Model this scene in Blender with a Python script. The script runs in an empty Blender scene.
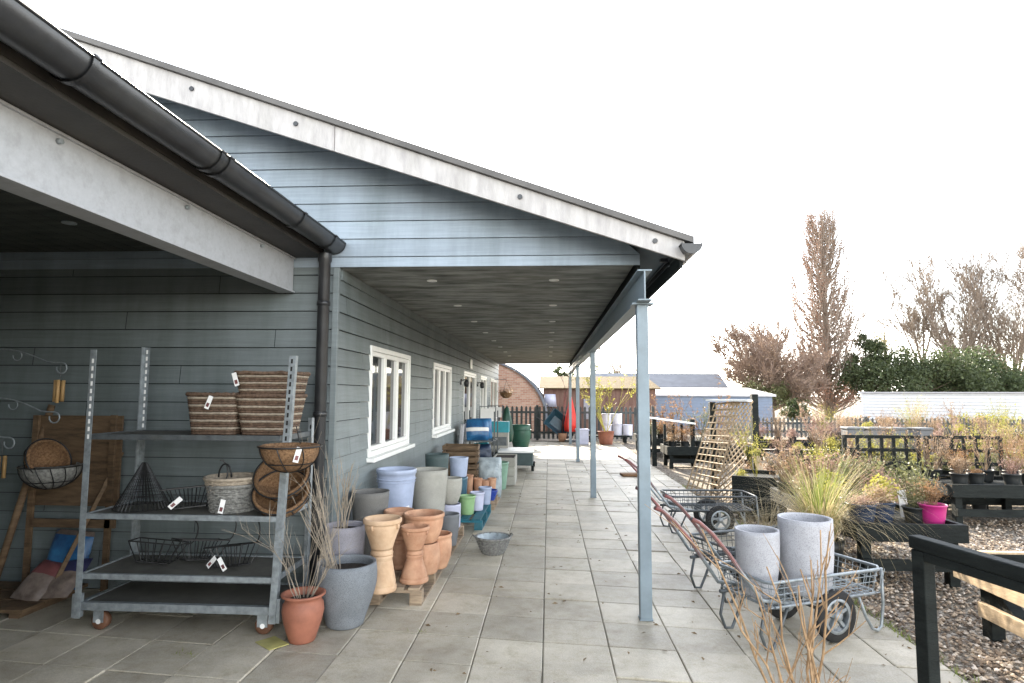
import bpy, math, random
from mathutils import Vector, Matrix, noise as mnoise
R = math.radians
rnd = random.Random(7)
sc = bpy.context.scene
col = sc.collection

# ------------------------------------------------------------------ camera
CAM_H, FPX = 1.70, 612.0
CAMROT = Matrix.Rotation(R(3.46), 3, 'Z') @ Matrix.Rotation(R(90 + 4.9), 3, 'X') @ Matrix.Rotation(R(0.3), 3, 'Z')
cd = bpy.data.cameras.new('camera'); cam = bpy.data.objects.new('camera', cd); col.objects.link(cam)
cam.matrix_world = Matrix.Translation((0, 0, CAM_H)) @ CAMROT.to_4x4()
cd.sensor_width = 36; cd.lens = FPX / 1024 * 36; cd.clip_start = 0.05; cd.clip_end = 3000
sc.camera = cam

def ray(px, py):
    return CAMROT @ Vector(((px - 512) / FPX, (341.5 - py) / FPX, -1))
def AY(px, py, Y):            # survey: the point seen in that direction at depth Y
    d = ray(px, py); t = Y / d.y
    return Vector((d.x * t, Y, CAM_H + d.z * t))
def AZ(px, py, z=0.0):        # survey: the point seen in that direction at height z
    d = ray(px, py); t = (z - CAM_H) / d.z
    return Vector((d.x * t, d.y * t, z))

# ------------------------------------------------------------------ objects
def link(o):
    col.objects.link(o); return o
def thing(name, label, cat, loc=(0, 0, 0), rz=0.0, group=None):
    o = link(bpy.data.objects.new(name, None)); o.empty_display_size = .1
    o.location = loc; o.rotation_euler = (0, 0, rz)
    o['label'] = label; o['category'] = cat
    if group: o['group'] = group
    return o
def copy_tree(o, loc, rz, label, parent=None):
    c = link(o.copy())
    if parent is None:
        c.location = loc; c.rotation_euler = (0, 0, rz); c['label'] = label
    else:
        c.parent = parent
    for ch in [x for x in bpy.data.objects if x.parent is o]:
        copy_tree(ch, None, 0, None, c)
    return c

class MB:
    def __init__(s): s.v = []; s.f = []; s.sm = []
    def add(s, vs, fs, smooth=False):
        b = len(s.v); s.v += [tuple(p) for p in vs]
        s.f += [tuple(i + b for i in f) for f in fs]; s.sm += [smooth] * len(fs)
    def box(s, c, d, rot=None):
        hx, hy, hz = d[0] / 2, d[1] / 2, d[2] / 2
        vs = [Vector((x, y, z)) for x in (-hx, hx) for y in (-hy, hy) for z in (-hz, hz)]
        if rot is not None: vs = [rot @ p for p in vs]
        c = Vector(c); vs = [p + c for p in vs]
        s.add(vs, [(0, 1, 3, 2), (4, 6, 7, 5), (0, 4, 5, 1), (2, 3, 7, 6), (0, 2, 6, 4), (1, 5, 7, 3)])
    def span(s, a, b):
        s.box([(a[i] + b[i]) / 2 for i in range(3)], [abs(b[i] - a[i]) for i in range(3)])
    def bar(s, p, q, w, h, up=(0, 0, 1)):
        p = Vector(p); q = Vector(q); d = q - p; L = d.length
        z = d.normalized(); u = Vector(up)
        if abs(z.dot(u)) > .98: u = Vector((0, 1, 0))
        x = u.cross(z).normalized(); y = z.cross(x)
        M = Matrix((x, y, z)).transposed()
        s.box((p + q) / 2, (w, h, L), M)
    def tube(s, pts, r, n=8, caps=True):
        pts = [Vector(p) for p in pts]; m = len(pts)
        rr = r if isinstance(r, (list, tuple)) else [r] * m
        t0 = (pts[1] - pts[0]).normalized()
        u = Vector((0, 0, 1)) if abs(t0.z) < .9 else Vector((1, 0, 0))
        x = u.cross(t0).normalized(); vs = []
        for i in range(m):
            t = (pts[min(i + 1, m - 1)] - pts[max(i - 1, 0)])
            t = t.normalized() if t.length > 1e-9 else t0
            x = (x - t * x.dot(t)); x = x.normalized() if x.length > 1e-6 else t.orthogonal().normalized()
            y = t.cross(x)
            for k in range(n):
                a = 2 * math.pi * k / n
                vs.append(pts[i] + (x * math.cos(a) + y * math.sin(a)) * rr[i])
        fs = [(i * n + k, i * n + (k + 1) % n, (i + 1) * n + (k + 1) % n, (i + 1) * n + k) for i in range(m - 1) for k in range(n)]
        s.add(vs, fs, n > 5)
        if caps and n > 3:
            b = len(s.v) - m * n
            s.f += [tuple(b + k for k in range(n))[::-1], tuple(b + (m - 1) * n + k for k in range(n))]; s.sm += [False, False]
    def ring(s, c, rad, r, n=32, k=6, axis='Z'):
        pts = []
        for i in range(n + 1):
            a = 2 * math.pi * i / n
            p = {'Z': (math.cos(a), math.sin(a), 0), 'Y': (math.cos(a), 0, math.sin(a)), 'X': (0, math.cos(a), math.sin(a))}[axis]
            pts.append(Vector(c) + Vector(p) * rad)
        s.tube(pts, r, k, False)
    def lathe(s, prof, c=(0, 0, 0), n=36, wob=None, squash=1.0):
        vs = []; m = len(prof)
        for j, (r, z) in enumerate(prof):
            for k in range(n):
                a = 2 * math.pi * k / n; q = r * (wob(k, j) if wob else 1)
                vs.append((c[0] + q * math.cos(a), c[1] + q * math.sin(a) * squash, c[2] + z))
        s.add(vs, [(j * n + k, j * n + (k + 1) % n, (j + 1) * n + (k + 1) % n, (j + 1) * n + k) for j in range(m - 1) for k in range(n)], True)
    def prism(s, poly, a, b, axis='Y'):      # poly of (u,v); extruded along axis from a to b
        n = len(poly)
        mk = {'Y': lambda u, v, w: (u, w, v), 'X': lambda u, v, w: (w, u, v), 'Z': lambda u, v, w: (u, v, w)}[axis]
        vs = [mk(u, v, a) for u, v in poly] + [mk(u, v, b) for u, v in poly]
        s.add(vs, [tuple(range(n)), tuple(range(n, 2 * n))[::-1]] + [(i, i + n, (i + 1) % n + n, (i + 1) % n) for i in range(n)])
    def build(s, name, mat, parent=None, label=None, bevel=0.0, loc=None):
        me = bpy.data.meshes.new(name); me.from_pydata(s.v, [], s.f); me.update()
        me.polygons.foreach_set('use_smooth', s.sm)
        me.materials.append(mat)
        o = link(bpy.data.objects.new(name, me))
        if parent is not None: o.parent = parent
        if label: o['label'] = label
        if loc is not None: o.location = loc
        if bevel:
            m = o.modifiers.new('bevel', 'BEVEL'); m.width = bevel; m.segments = 2; m.limit_method = 'ANGLE'
        return o
def single(name, label, cat, mb, mat, loc=(0, 0, 0), rz=0.0, group=None, bevel=0):
    o = mb.build(name, mat, None, label, bevel); o['category'] = cat
    o.location = loc; o.rotation_euler = (0, 0, rz)
    if group: o['group'] = group
    return o
def setting(name, mb, mat, kind='structure'):
    o = mb.build(name, mat); o['kind'] = kind; return o

# ------------------------------------------------------------------ materials
def newmat(name):
    m = bpy.data.materials.new(name); m.use_nodes = True
    nt = m.node_tree; b = nt.nodes['Principled BSDF']
    return m, nt, b
def N(nt, t, **kw):
    n = nt.nodes.new(t)
    for k, v in kw.items():
        if k.startswith('i_'):
            key = k[2:]
            n.inputs[int(key) if key.isdigit() else key.replace('_', ' ')].default_value = v
        else: setattr(n, k, v)
    return n
def ramp(nt, stops):
    r = nt.nodes.new('ShaderNodeValToRGB'); e = r.color_ramp.elements
    e[0].position, e[0].color = stops[0][0], (*stops[0][1], 1); e[1].position, e[1].color = stops[-1][0], (*stops[-1][1], 1)
    for p, c in stops[1:-1]:
        x = e.new(p); x.color = (*c, 1)
    return r
def mulc(c, k): return tuple(min(1, x * k) for x in c)
def M(name, c, rough=.7, var=.25, scale=8, bump=.15, bscale=60, metal=0, c2=None, stretch=(1, 1, 1), spec=.4, dirt=0, rand=.15, speck=0, transl=0):
    m, nt, b = newmat(name); L = nt.links.new
    tc = N(nt, 'ShaderNodeTexCoord'); oi = N(nt, 'ShaderNodeObjectInfo')
    off = N(nt, 'ShaderNodeVectorMath', operation='SCALE'); off.inputs[0].default_value = (37, 17, 53); L(oi.outputs['Random'], off.inputs['Scale'])
    ad = N(nt, 'ShaderNodeVectorMath', operation='ADD'); L(tc.outputs['Object'], ad.inputs[0]); L(off.outputs[0], ad.inputs[1])
    mp = N(nt, 'ShaderNodeMapping'); mp.inputs['Scale'].default_value = stretch; L(ad.outputs[0], mp.inputs[0])
    n1 = N(nt, 'ShaderNodeTexNoise', i_Scale=scale, i_Detail=7.0, i_Roughness=.62); L(mp.outputs[0], n1.inputs['Vector'])
    rp = ramp(nt, [(.3, mulc(c, 1 - var)), (.7, c2 or mulc(c, 1 + var))]); L(n1.outputs['Fac'], rp.inputs[0])
    out = rp.outputs[0]
    if dirt:
        n3 = N(nt, 'ShaderNodeTexNoise', i_Scale=scale * .35, i_Detail=8.0, i_Roughness=.7); L(mp.outputs[0], n3.inputs['Vector'])
        r3 = ramp(nt, [(.48, (0, 0, 0)), (.68, (1, 1, 1))]); L(n3.outputs['Fac'], r3.inputs[0])
        ml = N(nt, 'ShaderNodeMath', operation='MULTIPLY', i_1=dirt); L(r3.outputs[0], ml.inputs[0])
        mx = N(nt, 'ShaderNodeMix', data_type='RGBA'); L(ml.outputs[0], mx.inputs['Factor']); L(out, mx.inputs['A'])
        mx.inputs['B'].default_value = (.09, .085, .06, 1); out = mx.outputs['Result']
    if speck:
        n4 = N(nt, 'ShaderNodeTexNoise', i_Scale=220.0, i_Detail=2.0); L(mp.outputs[0], n4.inputs['Vector'])
        r4 = ramp(nt, [(.35, mulc(c, .45)), (.5, (1, 1, 1))]); r4.color_ramp.elements[0].color = (.45, .45, .45, 1); L(n4.outputs['Fac'], r4.inputs[0])
        mx = N(nt, 'ShaderNodeMix', data_type='RGBA', blend_type='MULTIPLY', i_Factor=speck); L(out, mx.inputs['A']); L(r4.outputs[0], mx.inputs['B']); out = mx.outputs['Result']
    if rand:
        mr = N(nt, 'ShaderNodeMapRange', i_3=1 - rand, i_4=1 + rand); L(oi.outputs['Random'], mr.inputs[0])
        hs = N(nt, 'ShaderNodeHueSaturation'); L(mr.outputs[0], hs.inputs['Value']); L(out, hs.inputs['Color']); out = hs.outputs[0]
    L(out, b.inputs['Base Color'])
    b.inputs['Roughness'].default_value = rough; b.inputs['Metallic'].default_value = metal
    b.inputs['Specular IOR Level'].default_value = spec
    rr = N(nt, 'ShaderNodeMapRange', i_3=max(0, rough - .12), i_4=min(1, rough + .12)); L(n1.outputs['Fac'], rr.inputs[0]); L(rr.outputs[0], b.inputs['Roughness'])
    if bump:
        n2 = N(nt, 'ShaderNodeTexNoise', i_Scale=bscale, i_Detail=5.0); L(mp.outputs[0], n2.inputs['Vector'])
        bp = N(nt, 'ShaderNodeBump', i_Strength=bump, i_Distance=.01); L(n2.outputs['Fac'], bp.inputs['Height']); L(bp.outputs[0], b.inputs['Normal'])
    if transl:
        tr = N(nt, 'ShaderNodeBsdfTranslucent'); L(out, tr.inputs['Color'])
        ms = N(nt, 'ShaderNodeMixShader', i_Fac=transl); o = nt.nodes['Material Output']
        L(b.outputs[0], ms.inputs[1]); L(tr.outputs[0], ms.inputs[2]); L(ms.outputs[0], o.inputs['Surface'])
    return m

def cladding_mat(name, c, axis):
    # painted boards with a faint wood grain along the board and slight board-to-board change
    m, nt, b = newmat(name); L = nt.links.new
    tc = N(nt, 'ShaderNodeTexCoord'); mp = N(nt, 'ShaderNodeMapping')
    mp.inputs['Scale'].default_value = (.6, .6, 14); L(tc.outputs['Object'], mp.inputs[0])
    n1 = N(nt, 'ShaderNodeTexNoise', i_Scale=3.0, i_Detail=8.0, i_Roughness=.7); L(mp.outputs[0], n1.inputs['Vector'])
    mp2 = N(nt, 'ShaderNodeMapping'); mp2.inputs['Scale'].default_value = (2.6, 2.6, .45); L(tc.outputs['Object'], mp2.inputs[0])
    n2 = N(nt, 'ShaderNodeTexNoise', i_Scale=1.5, i_Detail=8.0, i_Roughness=.65); L(mp2.outputs[0], n2.inputs['Vector'])
    sx = N(nt, 'ShaderNodeSeparateXYZ'); L(tc.outputs['Object'], sx.inputs[0])
    dv = N(nt, 'ShaderNodeMath', operation='DIVIDE', i_1=.161); L(sx.outputs[2], dv.inputs[0])
    fl = N(nt, 'ShaderNodeMath', operation='FLOOR'); L(dv.outputs[0], fl.inputs[0])
    wn = N(nt, 'ShaderNodeTexWhiteNoise', noise_dimensions='1D'); L(fl.outputs[0], wn.inputs['W'])
    rp = ramp(nt, [(.25, mulc(c, .82)), (.75, mulc(c, 1.16))]); L(n1.outputs['Fac'], rp.inputs[0])
    r2 = ramp(nt, [(.3, (.74, .76, .73)), (.62, (1.04, 1.04, 1.04))]); L(n2.outputs['Fac'], r2.inputs[0])
    mx = N(nt, 'ShaderNodeMix', data_type='RGBA', blend_type='MULTIPLY', i_Factor=1.0); L(rp.outputs[0], mx.inputs['A']); L(r2.outputs[0], mx.inputs['B'])
    mr = N(nt, 'ShaderNodeMapRange', i_3=.9, i_4=1.08); L(wn.outputs['Value'], mr.inputs[0])
    hs = N(nt, 'ShaderNodeHueSaturation'); L(mr.outputs[0], hs.inputs['Value']); L(mx.outputs['Result'], hs.inputs['Color'])
    L(hs.outputs[0], b.inputs['Base Color']); b.inputs['Roughness'].default_value = .55
    bp = N(nt, 'ShaderNodeBump', i_Strength=.25, i_Distance=.006); L(n1.outputs['Fac'], bp.inputs['Height']); L(bp.outputs[0], b.inputs['Normal'])
    return m

def paving_mat():
    m, nt, b = newmat('concrete_slabs'); L = nt.links.new
    tc = N(nt, 'ShaderNodeTexCoord'); at = N(nt, 'ShaderNodeAttribute', attribute_name='slab')
    n1 = N(nt, 'ShaderNodeTexNoise', i_Scale=1.1, i_Detail=9.0, i_Roughness=.68); L(tc.outputs['Object'], n1.inputs['Vector'])
    n2 = N(nt, 'ShaderNodeTexNoise', i_Scale=7.0, i_Detail=8.0, i_Roughness=.75); L(tc.outputs['Object'], n2.inputs['Vector'])
    n3 = N(nt, 'ShaderNodeTexNoise', i_Scale=130.0, i_Detail=3.0); L(tc.outputs['Object'], n3.inputs['Vector'])
    r1 = ramp(nt, [(.3, (.30, .265, .205)), (.5, (.45, .405, .32)), (.72, (.57, .52, .42))]); L(n1.outputs['Fac'], r1.inputs[0])
    r2 = ramp(nt, [(.28, (.50, .48, .40)), (.42, (.86, .84, .78)), (.55, (1, 1, 1))]); L(n2.outputs['Fac'], r2.inputs[0])
    mx = N(nt, 'ShaderNodeMix', data_type='RGBA', blend_type='MULTIPLY', i_Factor=.75); L(r1.outputs[0], mx.inputs['A']); L(r2.outputs[0], mx.inputs['B'])
    r3 = ramp(nt, [(.3, (.7, .7, .7)), (.65, (1.1, 1.1, 1.1))]); L(n3.outputs['Fac'], r3.inputs[0])
    m2 = N(nt, 'ShaderNodeMix', data_type='RGBA', blend_type='MULTIPLY', i_Factor=.6); L(mx.outputs['Result'], m2.inputs['A']); L(r3.outputs[0], m2.inputs['B'])
    hs = N(nt, 'ShaderNodeHueSaturation'); mr = N(nt, 'ShaderNodeMapRange', i_3=.78, i_4=1.15); L(at.outputs['Fac'], mr.inputs[0])
    L(mr.outputs[0], hs.inputs['Value']); L(m2.outputs['Result'], hs.inputs['Color']); L(hs.outputs[0], b.inputs['Base Color'])
    b.inputs['Roughness'].default_value = .58; b.inputs['Specular IOR Level'].default_value = .45
    ad = N(nt, 'ShaderNodeMath', operation='ADD'); L(n2.outputs['Fac'], ad.inputs[0]); L(n3.outputs['Fac'], ad.inputs[1])
    bp = N(nt, 'ShaderNodeBump', i_Strength=.35, i_Distance=.006); L(ad.outputs[0], bp.inputs['Height']); L(bp.outputs[0], b.inputs['Normal'])
    return m
def gravel_mat():
    m, nt, b = newmat('gravel_ground'); L = nt.links.new
    tc = N(nt, 'ShaderNodeTexCoord')
    v = N(nt, 'ShaderNodeTexVoronoi', i_Scale=42.0); L(tc.outputs['Object'], v.inputs['Vector'])
    n1 = N(nt, 'ShaderNodeTexNoise', i_Scale=.6, i_Detail=6.0); L(tc.outputs['Object'], n1.inputs['Vector'])
    sp = N(nt, 'ShaderNodeSeparateColor'); L(v.outputs['Color'], sp.inputs[0])
    r = ramp(nt, [(0, (.07, .055, .04)), (.4, (.20, .16, .12)), (.75, (.33, .27, .21)), (1, (.48, .43, .37))]); L(sp.outputs[0], r.inputs[0])
    r2 = ramp(nt, [(.35, (.62, .62, .55)), (.65, (1, 1, 1))]); L(n1.outputs['Fac'], r2.inputs[0])
    mx = N(nt, 'ShaderNodeMix', data_type='RGBA', blend_type='MULTIPLY', i_Factor=1.0); L(r.outputs[0], mx.inputs['A']); L(r2.outputs[0], mx.inputs['B'])
    L(mx.outputs['Result'], b.inputs['Base Color']); b.inputs['Roughness'].default_value = .85
    bp = N(nt, 'ShaderNodeBump', i_Strength=.9, i_Distance=.02); bp.invert = True; L(v.outputs['Distance'], bp.inputs['Height']); L(bp.outputs[0], b.inputs['Normal'])
    return m
def brick_mat():
    m, nt, b = newmat('brickwork'); L = nt.links.new
    tc = N(nt, 'ShaderNodeTexCoord'); sx = N(nt, 'ShaderNodeSeparateXYZ'); cx = N(nt, 'ShaderNodeCombineXYZ')
    L(tc.outputs['Object'], sx.inputs[0]); L(sx.outputs[0], cx.inputs[0]); L(sx.outputs[2], cx.inputs[1])
    br = N(nt, 'ShaderNodeTexBrick', i_Scale=1.0); br.inputs['Brick Width'].default_value = .225; br.inputs['Row Height'].default_value = .075
    br.inputs['Mortar Size'].default_value = .008
    br.inputs['Color1'].default_value = (.36, .17, .11, 1); br.inputs['Color2'].default_value = (.48, .30, .21, 1); br.inputs['Mortar'].default_value = (.42, .38, .33, 1)
    L(cx.outputs[0], br.inputs['Vector'])
    L(br.outputs['Color'], b.inputs['Base Color']); b.inputs['Roughness'].default_value = .85
    return m
def corrugated_mat(name, c, freq, c2):
    m = M(name, c, .85, .2, 3, 0, c2=c2, dirt=.35, spec=.05)
    nt = m.node_tree; L = nt.links.new; b = nt.nodes['Principled BSDF']
    tc = N(nt, 'ShaderNodeTexCoord'); w = N(nt, 'ShaderNodeTexWave', i_Scale=freq); L(tc.outputs['Object'], w.inputs['Vector'])
    bp = N(nt, 'ShaderNodeBump', i_Strength=.8, i_Distance=.03); L(w.outputs['Fac'], bp.inputs['Height']); L(bp.outputs[0], b.inputs['Normal'])
    return m

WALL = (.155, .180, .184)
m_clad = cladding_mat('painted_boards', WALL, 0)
m_gable_glare = cladding_mat('glare_lightened_gable_boards', (.29, .345, .40), 0)  # same paint as the walls; sky glare is put into this lighter colour
m_joint = M('dark_lap', (.02, .025, .027), .8)
m_white = M('white_paint', (.78, .78, .75), .4, .06, 5, .05, rand=0)
m_barge = M('weathered_barge_board', (.40, .38, .37), .75, .12, 3, .25, 30, c2=(.52, .50, .48), stretch=(5, 1, 1.2), dirt=.2, rand=0)
m_roof = M('roof_sheet', (.10, .095, .09), .7, .3, 3)
m_black = M('black_plastic', (.022, .023, .025), .35, .3, 6, .04, spec=.5, dirt=.12)
m_soffit = M('dark_soffit_boards', (.11, .12, .11), .8, .5, 2.2, .3, 12, stretch=(1.0, 3.2, 1), dirt=.4, c2=(.40, .41, .385))
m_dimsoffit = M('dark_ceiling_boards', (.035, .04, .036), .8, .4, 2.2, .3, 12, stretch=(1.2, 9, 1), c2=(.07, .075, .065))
m_steel = M('painted_steel', (.20, .25, .28), .45, .15, 6, .06, rand=0, dirt=.15)
m_steel_pale = M('primed_steel', (.37, .38, .395), .5, .07, 34, .06, rand=0, dirt=.22)
m_galv = M('galvanised_steel', (.29, .32, .335), .45, .3, 22, .08, 80, metal=.45, dirt=.2)
m_galv_dark = M('dull_steel', (.10, .11, .115), .5, .3, 14, .08, 80, metal=.4, dirt=.3)
m_blackwire = M('black_wire', (.015, .015, .015), .45, .2, 10, 0)
m_wood = M('brown_timber', (.095, .06, .033), .75, .35, 5, .3, 30, stretch=(1, 1, 6), c2=(.17, .11, .062))
m_woodpale = M('pale_timber', (.46, .33, .20), .75, .3, 5, .3, 30, stretch=(6, 1, 6), c2=(.60, .46, .30))
m_pallet = M('pallet_timber', (.28, .20, .13), .8, .35, 6, .3, 40, stretch=(1, 6, 6), dirt=.4, c2=(.42, .32, .22))
m_tealpallet = M('teal_painted_timber', (.015, .12, .16), .65, .3, 6, .2, 40, dirt=.25)
m_darktimber = M('black_stained_timber', (.008, .011, .0105), .75, .45, 5, .4, 40, stretch=(1, 1, 5), c2=(.018, .022, .020), spec=.2)
m_tray = M('weathered_plywood', (.085, .082, .07), .8, .35, 5, .25, 40, dirt=.35)
m_terr = M('terracotta', (.42, .205, .115), .8, .15, 9, .15, 90, c2=(.54, .32, .20), rand=.08, dirt=.22)
m_terrpale = M('pale_terracotta', (.52, .33, .19), .8, .12, 7, .15, 90, c2=(.62, .44, .29), rand=.06, dirt=.22)
m_terrglaze = M('brick_red_clay', (.30, .115, .07), .65, .25, 7, .08, 90)
m_greypot = M('speckled_blue_grey_clay', (.185, .20, .215), .75, .15, 7, .3, 150, speck=.8, dirt=.14, rand=.05)
m_lilacgrey = M('lilac_grey_clay', (.30, .29, .32), .8, .14, 7, .25, 120, speck=.5, dirt=.14, rand=.05)
m_taupe = M('taupe_clay', (.15, .145, .135), .75, .15, 6, .15, 120, speck=.4, dirt=.14, rand=.05)
m_beige = M('beige_clay', (.33, .32, .28), .75, .12, 6, .15, 120, speck=.3, dirt=.14, rand=.08)
m_blueglaze = M('periwinkle_glaze', (.33, .38, .50), .35, .12, 8, .05, 100, rand=.05)
m_lilac = M('pale_lilac_glaze', (.45, .46, .57), .4, .1, 8, .05, 100, rand=.05)
m_green = M('sage_green_glaze', (.18, .30, .22), .4, .15, 8, .05, 100, rand=.05)
m_limegreen = M('apple_green_glaze', (.26, .42, .20), .4, .12, 8, .05, 100, rand=.05)
m_darkgreen = M('dark_slate_clay', (.05, .075, .075), .6, .2, 8, .1, 100, rand=.05)
m_teal = M('deep_teal_glaze', (.03, .085, .12), .35, .2, 8, .05, 100, rand=.05)
m_cobalt = M('cobalt_glaze', (.02, .05, .28), .3, .2, 8, .05, 100, rand=.05)
m_slategrey = M('slate_grey_clay', (.13, .135, .14), .7, .15, 8, .15, 100, dirt=.14, rand=.05)
m_stone = M('pale_granite', (.42, .42, .44), .8, .1, 12, .35, 160, speck=.7, rand=.05)
m_soil = M('soil', (.03, .022, .016), .95, .5, 40, .8, 60)
m_wicker = M('brown_wicker', (.085, .05, .03), .7, .45, 40, .2, 60, c2=(.17, .11, .075))
m_wickerstripe = M('pale_wicker', (.31, .26, .20), .7, .3, 40, .2, 60)
m_wickergrey = M('grey_wicker', (.13, .13, .12), .75, .45, 40, .2, 60, c2=(.26, .255, .235))
m_coco = M('coconut_fibre', (.16, .085, .04), .95, .5, 60, 1.0, 120, c2=(.28, .16, .08))
m_tag = M('white_card', (.75, .74, .72), .5, .05, 10, 0)
m_red = M('red_vinyl', (.16, .045, .04), .45, .35, 12, .1, dirt=.35)
m_redbright = M('bright_red_plastic', (.60, .03, .02), .4, .1, 8, 0)
m_tyre = M('rubber', (.018, .018, .018), .75, .3, 20, .2)
m_caster = M('caster_resin', (.12, .055, .03), .6, .3, 20, .1)
m_bamboo = M('bamboo', (.42, .26, .11), .55, .25, 12, .1, stretch=(1, 1, .3))
m_bluebag = M('blue_printed_plastic', (.015, .07, .22), .35, .4, 5, .15, 12, c2=(.04, .18, .36))
m_sack = M('printed_compost_sack', (.12, .09, .075), .5, .4, 9, .3, 14, c2=(.24, .19, .16))
m_sackred = M('maroon_print', (.14, .05, .05), .5, .3, 8, .1)
m_sacknavy = M('navy_print', (.03, .03, .08), .5, .3, 8, .1)
m_clearbag = M('crumpled_clear_plastic', (.35, .40, .42), .3, .3, 9, .4, 20)
m_glass, _nt, _b = newmat('window_glass'); _b.inputs['Base Color'].default_value = (.018, .022, .024, 1); _b.inputs['Roughness'].default_value = .04; _b.inputs['Specular IOR Level'].default_value = .8
m_curtain = M('net_curtain', (.35, .36, .42), .8, .2, 6, .1)
m_pink = M('magenta_plastic', (.40, .025, .16), .4, .1, 6, 0)
m_navy = M('navy_plastic', (.010, .024, .055), .45, .2, 6, 0)
m_blackpot = M('nursery_black_plastic', (.018, .02, .02), .45, .2, 6, 0)
m_whitepot = M('white_glaze', (.60, .60, .68), .4, .08, 6, 0)
m_yellow = M('lime_yellow_plastic', (.55, .62, .04), .45, .1, 6, 0)
m_dkgreenplastic = M('green_plastic', (.02, .075, .05), .45, .2, 6, .05)
m_tealplastic = M('turquoise_plastic', (.02, .25, .30), .4, .2, 6, .05)
m_paving = paving_mat(); m_gravel = gravel_mat(); m_brick = brick_mat()
m_pebble = M('pebbles', (.26, .20, .15), .8, .5, 30, 0, c2=(.48, .42, .36))
m_tin = corrugated_mat('corrugated_tin', (.11, .078, .036), 6.0, (.17, .125, .065))
m_asphaltroof = M('grey_roof_sheeting', (.13, .14, .16), .7, .2, 1.5, 0)
m_rustwall = M('rusty_boards', (.15, .075, .055), .8, .3, 2, .1, c2=(.22, .13, .10), stretch=(4, 1, .5))
m_whiteboards = M('whitewashed_boards', (.62, .62, .63), .6, .08, 3, .1, stretch=(1, 1, 6))
m_bluegrey = M('blue_grey_boards', (.15, .185, .25), .6, .15, 3, .1, stretch=(1, 1, 6))
m_blueside = M('blue_boards', (.16, .21, .42), .6, .1, 3, .1)
m_paleroof = M('pale_felt_roof', (.42, .41, .42), .85, .12, 1.5, .1, spec=.1)
m_bark = M('bark', (.13, .10, .075), .9, .35, 12, .4, 40, rand=.1)
m_barkgrey = M('grey_bark', (.25, .20, .16), .9, .3, 12, .4, 40, rand=.1)
m_twig = M('tan_twigs', (.34, .22, .12), .75, .4, 20, .2, rand=.1)
m_twiggrey = M('straw_grey_twigs', (.30, .25, .19), .8, .3, 20, .1)
def leafmat(name, c, c2, t=.35): return M(name, c, .6, .3, 3.0, 0, c2=c2, rand=.12, transl=t)
m_poplarleaf = leafmat('russet_leaves', (.24, .11, .065), (.38, .20, .13), .3)
m_ever = leafmat('evergreen_leaves', (.042, .058, .024), (.10, .125, .05), .3)
m_olive = leafmat('olive_leaves', (.10, .12, .05), (.20, .20, .09), .35)
m_dry = leafmat('dry_stems', (.26, .17, .10), (.42, .30, .19), .35)
m_pinkdry = leafmat('pinkish_dry_stems', (.28, .16, .125), (.42, .29, .235), .35)
m_straw = leafmat('straw_blades', (.38, .30, .15), (.55, .46, .27), .35)
m_grassgreen = leafmat('green_blades', (.14, .20, .04), (.30, .34, .09), .4)
m_yellowleaf = leafmat('yellow_green_leaves', (.26, .26, .04), (.46, .42, .10), .4)
m_rust = leafmat('rust_orange_leaves', (.24, .13, .06), (.38, .23, .12), .4)
m_silver = leafmat('silver_leaves', (.30, .31, .30), (.45, .45, .43), .3)
# ------------------------------------------------------------------ ground
g = MB(); g.add([(-500, -200, -.03), (500, -200, -.03), (500, 900, -.03), (-500, 900, -.03)], [(0, 1, 2, 3)])
setting('ground', g, m_gravel)
SL = .445; SH = -.10
mortar = MB(); mortar.add([(-9.2, -2.2, -.012), (2.52, -2.2, -.012), (2.52, 22.6, -.012), (-9.2, 22.6, -.012)], [(0, 1, 2, 3)])
setting('paving_joints', mortar, M('joint_sand', (.11, .105, .075), .95, .4, 3, .3))
pv = MB(); sval = []
k0, k1 = -20, 6
for i in range(k0, k1):
    x0 = -.04 + SL * i + .003; x1 = x0 + SL - .006
    if x0 < -9.1: continue
    x1 = min(x1, 2.5)
    if x1 - x0 < .05: continue
    for j in range(-14, 44):
        yb = 3.93 - .004 + SL * j - .05 * SH + .004 + rnd.uniform(-.002, .002)
        dz = rnd.gauss(0, .003); tx = rnd.gauss(0, .003); ty = rnd.gauss(0, .003)
        def P(x, y, z): return (x, y + SH * x, z)
        c = .006; ya, yz = yb, yb + SL - .006
        tl = lambda x, y: dz + tx * (x - x0) + ty * (y - ya)
        if yz > 22.4: continue
        vs = [P(x0, ya, -.03), P(x1, ya, -.03), P(x1, yz, -.03), P(x0, yz, -.03)]
        vs += [P(x, y, tl(x, y) - .004) for x, y in ((x0, ya), (x1, ya), (x1, yz), (x0, yz))]
        vs += [P(x, y, tl(x, y)) for x, y in ((x0 + c, ya + c), (x1 - c, ya + c), (x1 - c, yz - c), (x0 + c, yz - c))]
        fs = [(0, 1, 5, 4), (1, 2, 6, 5), (2, 3, 7, 6), (3, 0, 4, 7), (4, 5, 9, 8), (5, 6, 10, 9), (6, 7, 11, 10), (7, 4, 8, 11), (8, 9, 10, 11)]
        pv.add(vs, fs); sval += [rnd.random()] * 9
po = setting('paving', pv, m_paving)
at = po.data.attributes.new('slab', 'FLOAT', 'FACE'); at.data.foreach_set('value', sval)

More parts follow.
